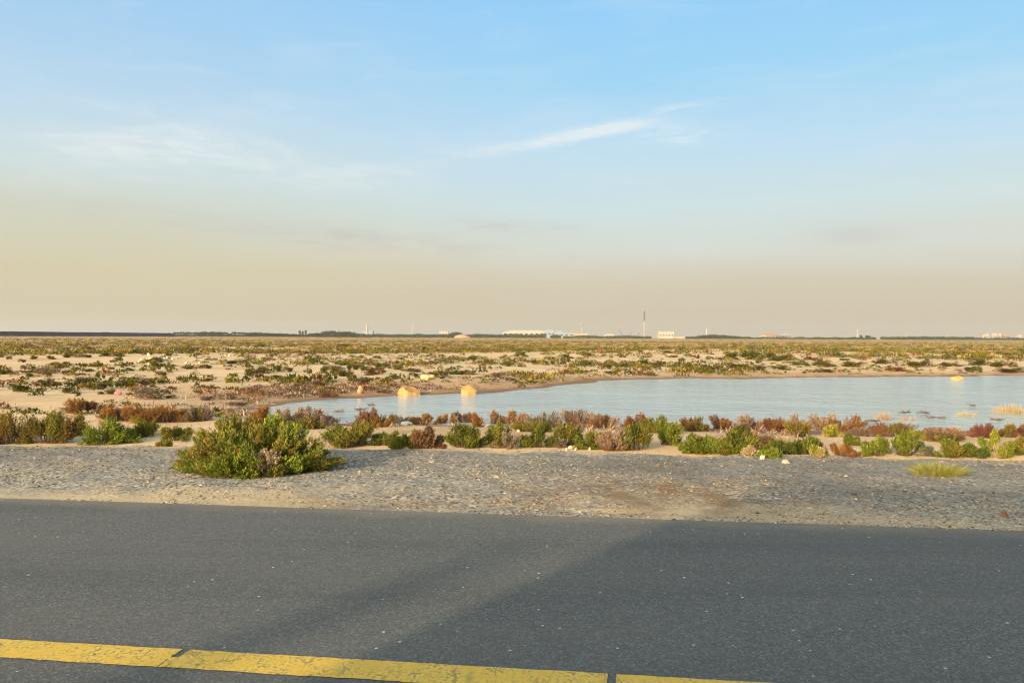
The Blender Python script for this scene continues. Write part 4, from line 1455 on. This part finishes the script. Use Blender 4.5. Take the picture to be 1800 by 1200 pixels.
def crumpled_bag():
    X, Y, Z, wd, h = place_by_px(201, 214, 687, 694, back=0.2)
    rng = np.random.default_rng(3)
    V, F = ICO3
    V = V * (1 + 0.30 * vn(V[:, 0] * 3 + 3, V[:, 1] * 3 + V[:, 2] * 2, 0.5, 9, 2))[:, None]
    V = V * np.array([wd / 2, wd / 2.6, h / 2]) + np.array([0, 0, h / 2])
    m, t = mat('pink_plastic')
    finish(t, srgb(214, 120, 140), 0.4, 0.5)
    o = mesh_np('plastic_bag', V, F, m)
    o.location = (X, Y, Z - 0.01)
    tag(o, 'crumpled pink plastic bag caught among shrubs on the sand', 'litter')


crumpled_bag()


def twig_in_water(x0, x1, y, label, seed):
    X0, Y0, _ = at(x0, y)
    X1, Y1, _ = at(x1, y)
    rr = random.Random(seed)
    m = MB()
    pts = [(X0 + (X1 - X0) * u, Y0 + (Y1 - Y0) * u + rr.uniform(-0.06, 0.06), WATER_Z + 0.01 + rr.uniform(0, 0.025)) for u in (0, .25, .5, .75, 1)]
    m.tube(pts, [0.012, 0.022, 0.026, 0.02, 0.008], 6)
    for k in range(3):
        p = Vector(pts[1 + k])
        m.tube([p, p + Vector((rr.uniform(-.2, .2), rr.uniform(-.1, .1), rr.uniform(.03, .08)))], [0.012, 0.004], 5)
    tag(m.build('driftwood', M_TWIG, smooth=True), label, 'driftwood', 'driftwood floating in the pond')


for x0, x1, y, lab, sd_ in ((646, 660, 712.5, 'short dark driftwood stick at the left of the pond, farther one', 1), (622, 644, 720, 'dark driftwood stick left of and nearer than the short one', 2),
                            (585, 606, 724, 'driftwood twig in the shallow left tip of the pond', 3), (1578, 1602, 725.5, 'long thin driftwood above the low pinkish reed tuft', 4),
                            (1612, 1636, 726.5, 'thin driftwood right of the long thin one', 5), (1630, 1644, 735, 'driftwood stick in shallow water left of its dark twin', 6),
                            (1648, 1660, 735, 'dark driftwood stick below the flat straw reed tuft', 7), (1519, 1548, 740.5, 'low driftwood by the bank near the salmon shrubs', 8),
                            (1740, 1766, 738.5, 'pale driftwood line below the largest reed tuft', 9), (1706, 1716, 713.5, 'tiny dark driftwood bit out in open water at the right', 10)):
    twig_in_water(x0, x1, y, lab, sd_)

# ------------------------------------------------------------------ far background
def far_xy(px, dist):
    v = ray(px, 594)
    return v.x * dist, dist


def far_top(px, py, dist):
    return CAM_H + ray(px, py).z * dist


M_WHITE = simple('white_wall', (0.40, 0.37, 0.31), 0.8, 0.2, 0.06, 0.2)
M_CREAM = simple('cream_wall', (0.40, 0.33, 0.21), 0.8, 0.2, 0.08, 0.2)
M_PINKW = simple('pink_wall', (0.30, 0.21, 0.18), 0.85, 0.2, 0.1, 0.2)
M_GREYW = simple('grey_cladding', (0.26, 0.29, 0.32), 0.6, 0.3, 0.1, 0.3)
M_ROOFB = simple('blue_grey_roof', (0.24, 0.29, 0.36), 0.5, 0.4, 0.1, 0.3)
M_DARKM = simple('dark_steel', (0.10, 0.10, 0.11), 0.5, 0.4, 0.1, 2)
M_PALEC = simple('pale_concrete', (0.35, 0.33, 0.28), 0.85, 0.2, 0.1, 0.3)
M_WIN = simple('window_glass', (0.05, 0.06, 0.07), 0.15, 0.5, 0.05, 1)
M_BANK = simple('dark_embankment_soil', (0.040, 0.038, 0.042), 0.95, 0.1, 0.35, 0.06)
M_SANDH = simple('sand_heap', (0.42, 0.28, 0.17), 0.95, 0.1, 0.15, 0.15)
M_BARK = simple('palm_bark', (0.12, 0.09, 0.065), 0.9, 0.1, 0.2, 1)
PAL['treeline'] = [(0.030, 0.042, 0.022), (0.042, 0.055, 0.026), (0.024, 0.034, 0.020)]


def embankment():
    D0, D1 = 1150, 1680
    n = 180
    A = np.array(far_xy(-420, 860))
    B = np.array(far_xy(306, D1))
    ax = (B - A) / np.linalg.norm(B - A)
    nx = np.array([ax[1], -ax[0]])
    if nx[1] > 0:
        nx = -nx
    V = []
    for i in range(n + 1):
        u = i / n
        c = A + (B - A) * u
        top = 7.3 + 0.18 * float(vn(u * 60, 0.5, 3.0, 3, 2)) + (0.8 * math.exp(-((u - 0.72) / 0.010) ** 2))
        top *= min(1.0, (1 - u) * 45 + 0.15)
        for off, hgt in ((9.0, -1.0), (5.5, top * 0.45), (2.2, top), (-2.2, top), (-9.0, -1.0)):
            V.append((*(c + nx * off), hgt))
    idx = np.arange((n + 1) * 5).reshape(n + 1, 5)
    F = np.stack([idx[:-1, :-1], idx[1:, :-1], idx[1:, 1:], idx[:-1, 1:]], -1).reshape(-1, 4)
    o = mesh_np('embankment', V, F, M_BANK)
    tag(o, 'long flat topped dark embankment on the horizon at the left', 'embankment')


embankment()


def crown_unit(kind, seed):
    """crown about 1 m high and wide, its foot at z = 0"""
    rng = np.random.default_rng(seed)
    if kind == 'palm':
        P, D, L = [], [], []
        for k in range(26):
            a, e = rng.uniform(0, 6.283), rng.uniform(-0.35, 1.1)
            d0 = np.array([math.cos(a) * math.cos(e), math.sin(a) * math.cos(e), math.sin(e)])
            for j in range(7):
                u = j / 7
                P.append(np.array([0, 0, 0.55]) + d0 * u * 0.5 + np.array([0, 0, -0.32 * u * u]))
                D.append(d0 * 0.8 + rng.normal(size=3) * 0.45 + np.array([0, 0, -0.4 * u]))
                L.append(0.22)
        P, D, L = np.array(P), np.array(D), np.array(L)
    else:
        n = 260
        lob = rng.uniform(-0.30, 0.30, (7, 3)) * np.array([1.1, 1.1, 0.8]) + np.array([0, 0, 0.52])
        c = lob[rng.integers(0, 7, n)]
        d = rng.normal(size=(n, 3))
        d /= np.linalg.norm(d, axis=1, keepdims=True)
        P = c + d * rng.uniform(0.3, 1.0, (n, 1)) ** 0.5 * 0.21
        P[:, 2] = np.maximum(P[:, 2], 0.05)
        D = d + rng.normal(size=(n, 3)) * 0.6
        L = np.full(n, 0.15)
    V, F = leaf_quads(P, D, L * 1.3, L * 0.50, rng)
    cols = np.repeat(pal_pick(rng, [('treeline', 1)], len(P)), 4, axis=0)
    o = mesh_np('crown', V, F, M_FARLEAF, None, cols)
    me = o.data
    bpy.data.objects.remove(o)
    return me


tm = MB()
tm.tube([(0, 0, -0.3), (0.01, 0, 0.5), (0.0, 0.01, 1.0)], [0.06, 0.05, 0.045], 7)
to = tm.build('trunk', M_BARK, smooth=True)
TRUNK_ME = to.data
bpy.data.objects.remove(to)
CROWNS = {'palm': [crown_unit('palm', s) for s in (1, 2, 3)], 'broad': [crown_unit('broad', s) for s in (4, 5, 6, 7)]}
T_N = [0]


def far_tree(px, ytop, wpx, kind, label, dist=2100, group='trees of the far treeline', ybase=None):
    X, Y = far_xy(px, dist)
    z0 = hz(X, Y)
    top = far_top(px, ytop, dist)
    hgt = top - z0
    wd = wpx * dist / FPX
    root = empty('palm_tree' if kind == 'palm' else 'tree', (X, Y, z0), T_N[0] * 1.7)
    T_N[0] += 1
    ch = (0.55 if kind == 'palm' else 0.86) * hgt
    c = link('crown', CROWNS[kind][T_N[0] % len(CROWNS[kind])], root)
    c.location = (0, 0, hgt - ch)
    c.scale = (wd * 1.15, wd * 1.15, ch * 1.08)
    t = link('trunk', TRUNK_ME, root)
    t.scale = (hgt * 0.7, hgt * 0.7, hgt - ch * 0.55)
    tag(root, label, 'palm tree' if kind == 'palm' else 'tree', group)


PALMS = [307, 313, 321, 330, 338, 345, 387, 396, 411, 418, 424, 431]
for px in PALMS:
    far_tree(px, 583.0 + (px * 7) % 3 * 0.5, 7.5, 'palm', 'small dark palm of the far treeline, right of the dark embankment')
TREES = [(302, 586, 8), (326, 587, 9), (350, 585, 9), (357, 584.5, 10), (366, 583.8, 11), (373, 583.5, 10), (381, 585, 9), (391, 587, 8), (403, 586.5, 8), (437, 586, 9), (444, 585.3, 10),
         (452, 585.5, 9), (458, 585, 9), (466, 585.5, 9), (474, 587, 9), (482, 587, 10), (491, 586.5, 11), (499, 586.8, 10), (508, 587.5, 10), (518, 588, 10), (528, 588, 10), (540, 588, 9),
         (549, 587, 9), (557, 586.4, 9), (565, 585.5, 9), (571, 583.2, 9), (578, 583.0, 9), (585, 582.9, 10), (592, 583.5, 9), (600, 585.0, 9), (606, 584.0, 10), (612, 584.3, 9), (620, 585.2, 9)]
for px, yt, wp in TREES:
    far_tree(px, yt - 0.9, wp + 1.5, 'broad', 'dark rounded tree of the far treeline at the left half of the horizon')
for px, yt in ((527, 580.5), (532, 582), (537, 581)):
    far_tree(px, yt, 3.0, 'broad', 'slim upright tree rising above the far treeline left of the white tower', 2050, 'slim trees above the treeline')
far_tree(1513, 588.6, 5, 'broad', 'lone dark tree on the bare horizon right of the thin white mast', 2300, None)
far_tree(1525, 589.3, 7, 'broad', 'wider lone dark tree on the bare horizon, right of the first', 2300, None)


def woods(x0, x1, prof, dist, seed, dens=1.0):
    """far wooded belts that read as one mass; prof(px) gives the top in photo pixels"""
    rng = np.random.default_rng(seed)
    n = int((x1 - x0) * 34 * dens)
    px = rng.uniform(x0, x1, n)
    P = np.empty((n, 3))
    for i in range(n):
        dd = dist * rng.uniform(0.97, 1.05)
        X, Y = far_xy(px[i], dd)
        zt = far_top(px[i], prof(px[i]), dd)
        P[i] = (X, Y, -0.6 + (zt + 0.6) * rng.uniform(0.0, 1.0) ** 0.8)
    D = rng.normal(size=(n, 3)) + np.array([0, 0, 0.3])
    L = dist / FPX * rng.uniform(1.4, 2.6, n)
    P[:, 2] -= L * 0.3
    V, F = leaf_quads(P, D, L, L * 0.34, rng)
    return V, F, np.repeat(pal_pick(rng, [('treeline', 1)], n), 4, axis=0)


def all_woods():
    parts = [
        woods(300, 630, lambda x: 587.9 + 0.003 * (x - 300) + 0.5 * math.sin(x * 0.21), 2150, 1),
        woods(596, 800, lambda x: 585.5 + 2.0 * float(sm(606, 660, x)) + 0.7 * math.sin(x * 0.13) * math.cos(x * 0.047), 2200, 2),
        woods(788, 812, lambda x: 583.6 + ((x - 802) / 9.0) ** 2 * 1.8, 2200, 3, 1.6),
        woods(820, 960, lambda x: 587.6 + 0.7 * math.sin(x * 0.11), 2180, 4),
        woods(968, 986, lambda x: 588.4 + ((x - 978) / 8) ** 2 * 1.0, 2150, 5),
        woods(990, 1145, lambda x: 590.4 + 0.8 * math.sin(x * 0.09), 2250, 6, 0.7),
        woods(1205, 1320, lambda x: 592.5 - 4.2 * float(sm(1205, 1250, x)) * (1 - float(sm(1256, 1318, x))) + 0.3 * math.sin(x * .3), 2200, 7, 1.2),
        woods(1318, 1540, lambda x: 593.0 + 0.6 * math.sin(x * 0.2), 2300, 8, 0.6),
        woods(1548, 1712, lambda x: 592.6 - 0.9 * math.sin((x - 1548) / 164 * 3.14) + 0.3 * math.sin(x * .25), 2600, 9, 1.1),
        woods(1710, 1830, lambda x: 594.0 + 0.5 * math.sin(x * .2), 2600, 10, 0.9),
    ]
    V, F, C, b = [], [], [], 0
    for v, f, c in parts:
        V.append(v)
        F.append(f + b)
        C.append(c)
        b += len(v)
    tag(mesh_np('woods', np.concatenate(V), np.concatenate(F), M_FARLEAF, None, np.concatenate(C)), kind='stuff')


all_woods()


def building(px0, px1, ytop, dist, wall, label, name='building', cat='building', roof=None, roof_h=0.06, gable=0.0, windows=0, ybase=None, depth=0.6, step=None):
    xm = (px0 + px1) / 2
    X, Y = far_xy(xm, dist)
    z0 = hz(X, Y) - 0.5
    wd = (px1 - px0) * dist / FPX
    hgt = far_top(xm, ytop, dist) - z0
    root = empty(name, (X, Y, z0))
    dp = max(8.0, wd * depth)
    rh = hgt * (gable if gable else roof_h)
    m = MB()
    m.box((0, 0, (hgt - rh) / 2), (wd, dp, hgt - rh))
    m.build('wall', wall, root)
    r_ = MB()
    if gable:
        e = 0.6
        r_.prism([(-wd / 2 - e, 0), (wd / 2 + e, 0), (wd * 0.28, rh), (-wd * 0.28, rh)], -dp / 2 - e, dp / 2 + e)
    else:
        r_.box((0, 0, rh / 2), (wd + 0.8, dp + 0.8, rh))
        if step:
            for u, ww, hh in step:
                r_.box((u * wd, 0, rh + hh * hgt / 2), (ww * wd, dp * 0.6, hh * hgt))
    ro = r_.build('roof', roof or wall, root)
    ro.location = (0, 0, hgt - rh)
    for k in range(windows):
        wm = MB()
        ww = wd / windows
        wm.box((0, 0, 0), (ww * 0.5, 0.3, hgt * 0.18))
        wo_ = wm.build('window', M_WIN, root)
        wo_.location = (-wd / 2 + (k + 0.5) * ww, -dp / 2 - 0.05, hgt * 0.52)
    tag(root, label, cat)
    return root, wd, hgt


def mast(px, ytop, dist, wpx, label, material=None, name='mast', dark=None, cat='mast', knob=False):
    X, Y = far_xy(px, dist)
    z0 = hz(X, Y) - 0.5
    hgt = far_top(px, ytop, dist) - z0
    r_ = wpx * dist / FPX / 2
    root = empty(name, (X, Y, z0))
    split = 1.0 if dark is None else dark
    m = MB()
    m.tube([(0, 0, 0), (0, 0, hgt * 0.5 * split), (0, 0, hgt * split)], [r_, r_ * 0.85, r_ * 0.75], 12)
    m.box((0, 0, hgt * 0.02), (r_ * 4, r_ * 4, hgt * 0.04))
    m.build('shaft', material or M_PALEC, root, smooth=False)
    if dark is not None:
        m = MB()
        m.tube([(0, 0, hgt * split), (0, 0, hgt * 0.97), (0, 0, hgt)], [r_ * 1.15, r_ * 1.1, r_ * 0.7], 12)
        m.build('dark_top', M_DARKM, root)
    if knob:
        m = MB()
        m.tube([(0, 0, hgt * 0.86), (0, 0, hgt * 0.90), (0, 0, hgt * 0.97), (0, 0, hgt)], [r_ * 1.2, r_ * 2.0, r_ * 2.0, r_ * 0.8], 12)
        m.build('tank', M_GREYW, root)
    tag(root, label, cat)
    return root


building(638, 656, 581.5, 2350, M_GREYW, 'low grey building at the foot of the white tower', roof=M_GREYW)
mast(645.3, 571.5, 2300, 4.2, 'thick white tower above the far treeline', M_WHITE, 'tower', cat='tower')
mast(725, 570.5, 2500, 1.8, 'pale thin mast right of the thick white tower', M_WHITE)
building(772, 788, 582.0, 2300, M_WHITE, 'small white house left of the dark wooded knoll', roof=M_CREAM, windows=3)
# sand heap before the wooded knoll
def sand_heap():
    X, Y = far_xy(812, 1500)
    V, F = ICO3
    V = V * np.array([17, 9, 7.6])
    V[:, 0] *= 1 + 0.25 * vn(V[:, 0], V[:, 2], 6, 2)
    V[:, 2] = V[:, 2] * (1 - 0.35 * np.abs(V[:, 0]) / 20) * (1 + 0.15 * vn(V[:, 0], V[:, 1], 5, 4))
    o = mesh_np('sand_heap', V, F, M_SANDH, smooth=True)
    o.location = (X, Y, hz(X, Y) - 0.2)
    tag(o, 'orange sand heap on the horizon before the dark wooded knoll', 'sand heap')


sand_heap()
building(884, 966, 580.6, 2600, M_WHITE, 'very long white hall on the horizon, largest building in view', roof=M_WHITE, gable=0.22, windows=9, depth=0.4)
building(955, 976, 579.6, 2550, M_GREYW, 'hall with a blue grey stepped roof at the right end of the long white hall', roof=M_ROOFB, gable=0.42, windows=3)
building(974, 1008, 584.0, 2450, M_GREYW, 'grey industrial shed between the blue grey roof and the cream building', roof=M_ROOFB, roof_h=0.15, windows=4, step=[(-0.25, 0.3, 0.25)])
building(1008, 1033, 585.8, 2300, M_CREAM, 'low cream building under the pale water tower', roof=M_CREAM, windows=5)
mast(1022, 569.5, 2320, 2.2, 'pale water tower with a grey tank behind the low cream building', M_PALEC, 'water_tower', cat='water tower', knob=True)
building(1063, 1078, 587.0, 2500, M_WHITE, 'tiny white building left of the crane', roof=M_WHITE, windows=2)


def crane(px, dist, tip_dx, ytop, label):
    X, Y = far_xy(px, dist)
    z0 = hz(X, Y) - 0.5
    hgt = far_top(px + tip_dx, ytop, dist) - z0
    sc = dist / FPX
    root = empty('crane', (X, Y, z0))
    m = MB()
    m.box((0, 0, 1.5), (6, 4, 3))
    m.box((-1, 0, 4.2), (4, 3.4, 2.4))
    m.build('cab', M_DARKM, root)
    m = MB()
    t = Vector((tip_dx * sc, 0, hgt))
    b = Vector((0, 0, 3.5))
    for oy in (-1.0, 1.0):
        for oz in (-0.5, 0.7):
            m.tube([b + Vector((0, oy, oz)), t + Vector((0, oy * .3, oz * .3))], 0.32, 5)
    for k in range(9):
        u = k / 9
        p = b + (t - b) * u
        q = b + (t - b) * (u + 1 / 9)
        m.tube([p + Vector((0, -1, -.5)) * (1 - u * .7), q + Vector((0, 1, .7)) * (1 - u * .7)], 0.22, 4)
    m.build('boom', M_DARKM, root)
    m = MB()
    m.tube([t, t + Vector((tip_dx * sc * 0.25, 0, -hgt * 0.7))], 0.2, 4)
    m.build('cable', M_DARKM, root)
    tag(root, label, 'crane', 'construction cranes on the horizon')


crane(1096, 2300, -8, 578.5, 'dark lattice crane leaning left, tallest of the cranes')
crane(1106, 2350, 4, 584.0, 'small dark crane right of the tall leaning one')
crane(1118, 2350, 6, 584.5, 'smaller dark crane next to the tall chimney')
mast(1132.5, 546.5, 2300, 2.6, 'tall thin chimney with a dark upper part, highest thing on the horizon', M_PALEC, 'chimney', dark=0.64, cat='chimney')
building(1157, 1183, 583.4, 2250, M_WHITE, 'bright white block with a notched roof right of the tall chimney', roof=M_WHITE, windows=5, step=[(-0.42, 0.12, 0.12), (-0.1, 0.16, 0.10), (0.18, 0.14, 0.12), (0.42, 0.10, 0.10)])
building(1184, 1204, 591.3, 2250, M_WHITE, 'low white shed right of the bright white block', roof=M_WHITE, windows=2)
mast(1242.5, 577.0, 2400, 2.6, 'pale slim tower behind the dark wooded rise', M_WHITE, 'tower', cat='tower')
building(1337, 1346, 589.0, 2350, M_CREAM, 'small cream house at the left end of the pink buildings', roof=M_CREAM, windows=2)
building(1345, 1361, 588.2, 2400, M_PINKW, 'low pinkish building beside the small cream house', roof=M_PINKW, windows=3)
building(1356, 1366, 585.5, 2480, M_PINKW, 'narrow pinkish building between the two low ones', roof=M_PINKW, gable=0.25, windows=2)
building(1366, 1388, 586.5, 2420, M_PINKW, 'wide pink grey building with a hipped roof at the right end', roof=M_GREYW, gable=0.35, windows=4)
mast(1507, 579.5, 2500, 2.0, 'thin white mast on the bare horizon at the right', M_WHITE)
mast(1593, 583.5, 2700, 1.6, 'short pale mast over the mauve woods', M_PALEC)
mast(1664, 588.0, 2700, 1.8, 'stubby pale mast at the right of the mauve woods', M_PALEC)
TOWN = [(1727, 1731, 588.0), (1730, 1737, 586.6), (1744, 1751, 585.4), (1750, 1754, 587.2), (1755, 1760, 586.0), (1762, 1770, 587.4), (1770, 1776, 588.4), (1788, 1795, 588.6)]
TL = ['leftmost small white house of the far town at the right', 'wider white house second from the left in the far town', 'tallest white house of the far town', 'low white house right of the tallest in the far town',
      'narrow tall white house in the middle of the far town', 'pinkish house right of the narrow tall one in the far town', 'low pinkish house at the right of the far town', 'white house standing apart right of the far town']
for k, ((a, b, yt), lab) in enumerate(zip(TOWN, TL)):
    o, _, _ = building(a, b, yt, 2900 + 15 * k, M_PINKW if k in (5, 6) else M_WHITE, lab, 'house', 'house', roof=M_CREAM, windows=2)
    o['group'] = 'houses of the far town'

# ------------------------------------------------------------------ unseen things added behind the edge line to cast the shadows on the shoulder
M_VAN = simple('white_van_paint', (0.72, 0.72, 0.70), 0.3, 0.5, 0.03, 2)
M_BLACKP = simple('black_plastic', (0.03, 0.03, 0.03), 0.6, 0.3, 0.1, 10)
M_TYRE = simple('tyre_rubber', (0.02, 0.02, 0.02), 0.85, 0.2, 0.1, 20)
M_RIM = simple('wheel_rim', (0.45, 0.45, 0.46), 0.35, 0.5, 0.05, 10, metal=0.8)
M_LAMP = simple('lamp_lens', (0.75, 0.75, 0.72), 0.1, 0.6, 0.02, 10)
M_RED = simple('red_lens', (0.45, 0.02, 0.02), 0.2, 0.5, 0.05, 10)
M_STEEL = simple('galvanised_steel', (0.40, 0.41, 0.42), 0.45, 0.5, 0.1, 3, metal=0.5)


def shadow_van():  # added out of view to throw the broad shadow over asphalt and gravel
    s0, d0 = -1.62, -3.45
    p = road_pt(s0, d0, 0.0)
    root = empty('shadow_van', p, -TH)
    prof = [(-3.0, 0.42), (-3.0, 2.40), (-2.88, 2.62), (1.15, 2.66), (1.55, 2.56), (2.25, 1.55), (2.90, 1.25), (3.0, 0.95), (3.0, 0.42)]
    m = MB()
    m.prism(prof, -1.0, 1.0)
    m.build('body', M_VAN, root, bevel=0.06)
    m = MB()
    m.poly([(1.60, -0.88, 2.46), (1.60, 0.88, 2.46), (2.28, 0.92, 1.58), (2.28, -0.92, 1.58)], [(0, 1, 2, 3)])
    for q in range(4):
        m.v[q] = (m.v[q][0] + 0.03, m.v[q][1], m.v[q][2] + 0.02)
    m.build('windscreen', M_WIN, root)
    for sy in (-1, 1):
        m = MB()
        m.prism([(0.95, 1.45), (2.10, 1.45), (1.62, 2.15), (0.95, 2.15)], sy * 1.0 - 0.012, sy * 1.0 + 0.012)
        m.build('side_window', M_WIN, root)
        m = MB()
        m.box((0.80, sy * 1.01, 1.2), (0.18, 0.03, 0.04))
        m.build('door_handle', M_BLACKP, root)
        m = MB()
        m.box((1.95, sy * 1.14, 1.55), (0.10, 0.24, 0.34))
        m.build('mirror', M_BLACKP, root, bevel=0.02)
        m = MB()
        m.box((2.95, sy * 0.74, 0.98), (0.14, 0.36, 0.22))
        m.build('headlight', M_LAMP, root, bevel=0.03)
        m = MB()
        m.box((-3.0, sy * 0.90, 1.15), (0.05, 0.14, 0.55))
        m.build('tail_light', M_RED, root, bevel=0.01)
        m = MB()
        m.box((-3.0, sy * 0.45, 1.95), (0.03, 0.70, 0.55))
        m.build('rear_window', M_WIN, root)
        for sx_ in (-1.95, 1.95):
            w_ = empty('wheel', (sx_, sy * 0.88, 0.36))
            w_.parent = root
            m = MB()
            m.tube([(0, -0.13, 0), (0, -0.11, 0), (0, 0.11, 0), (0, 0.13, 0)], [0.32, 0.36, 0.36, 0.32], 28)
            m.build('tyre', M_TYRE, w_)
            m = MB()
            m.tube([(0, -0.135, 0), (0, 0.135, 0)], 0.22, 20)
            m.build('rim', M_RIM, w_)
    for sx_ in (-3.04, 3.04):
        m = MB()
        m.box((sx_, 0, 0.52), (0.14, 1.96, 0.26))
        m.build('bumper', M_BLACKP, root, bevel=0.04)
    tag(root, 'unseen white high roof vehicle added to cast the broad shadow on the shoulder', 'shadow_van')


shadow_van()


def shadow_lamp_post():
    # unseen post, added so that its thin shadow crosses the shoulder
    k = 19.5
    x, y = -1.30 - k * 0.602, 3.76 - k * 0.799
    root = empty('shadow_lamp_post', (x, y, 0.0))
    m = MB()
    m.box((0, 0, 0.1), (0.5, 0.5, 0.2))
    m.build('base', M_PALEC, root, bevel=0.03)
    m = MB()
    m.tube([(0, 0, 0.2), (0, 0, 3.0), (0, 0, 4.55)], [0.14, 0.13, 0.12], 16)
    m.build('pole', M_STEEL, root, smooth=True)
    m = MB()
    m.tube([(0, 0, 4.5), (-0.2, -0.3, 4.66), (-0.6, -0.85, 4.7)], [0.06, 0.05, 0.045], 10)
    m.build('arm', M_STEEL, root, smooth=True)
    m = MB()
    m.box((0, 0, 0), (0.7, 0.28, 0.14))
    h_ = m.build('lamp_head', M_STEEL, root, bevel=0.04)
    h_.location = (-0.8, -1.13, 4.7)
    h_.rotation_euler = (0, 0, 0.95)
    tag(root, 'unseen galvanised steel lamp post with one arm, added to cast the thin shadow', 'street lamp')


shadow_lamp_post()

# ------------------------------------------------------------------ the dusty air
def haze():
    m = bpy.data.materials.new('haze')
    m.use_nodes = True
    t = NT(m.node_tree)
    v = t.add('ShaderNodeVolumePrincipled')
    v.inputs['Color'].default_value = (0.92, 0.86, 0.76, 1)
    v.inputs['Density'].default_value = 7.0e-5
    v.inputs['Anisotropy'].default_value = 0.2
    o = t.add('ShaderNodeOutputMaterial')
    t.link(v.outputs[0], o.inputs['Volume'])
    mb = MB()
    mb.box((0, 0, 47.5), (10900, 10900, 101))
    h_ = mb.build('haze', m)
    tag(h_, kind='stuff')


haze()
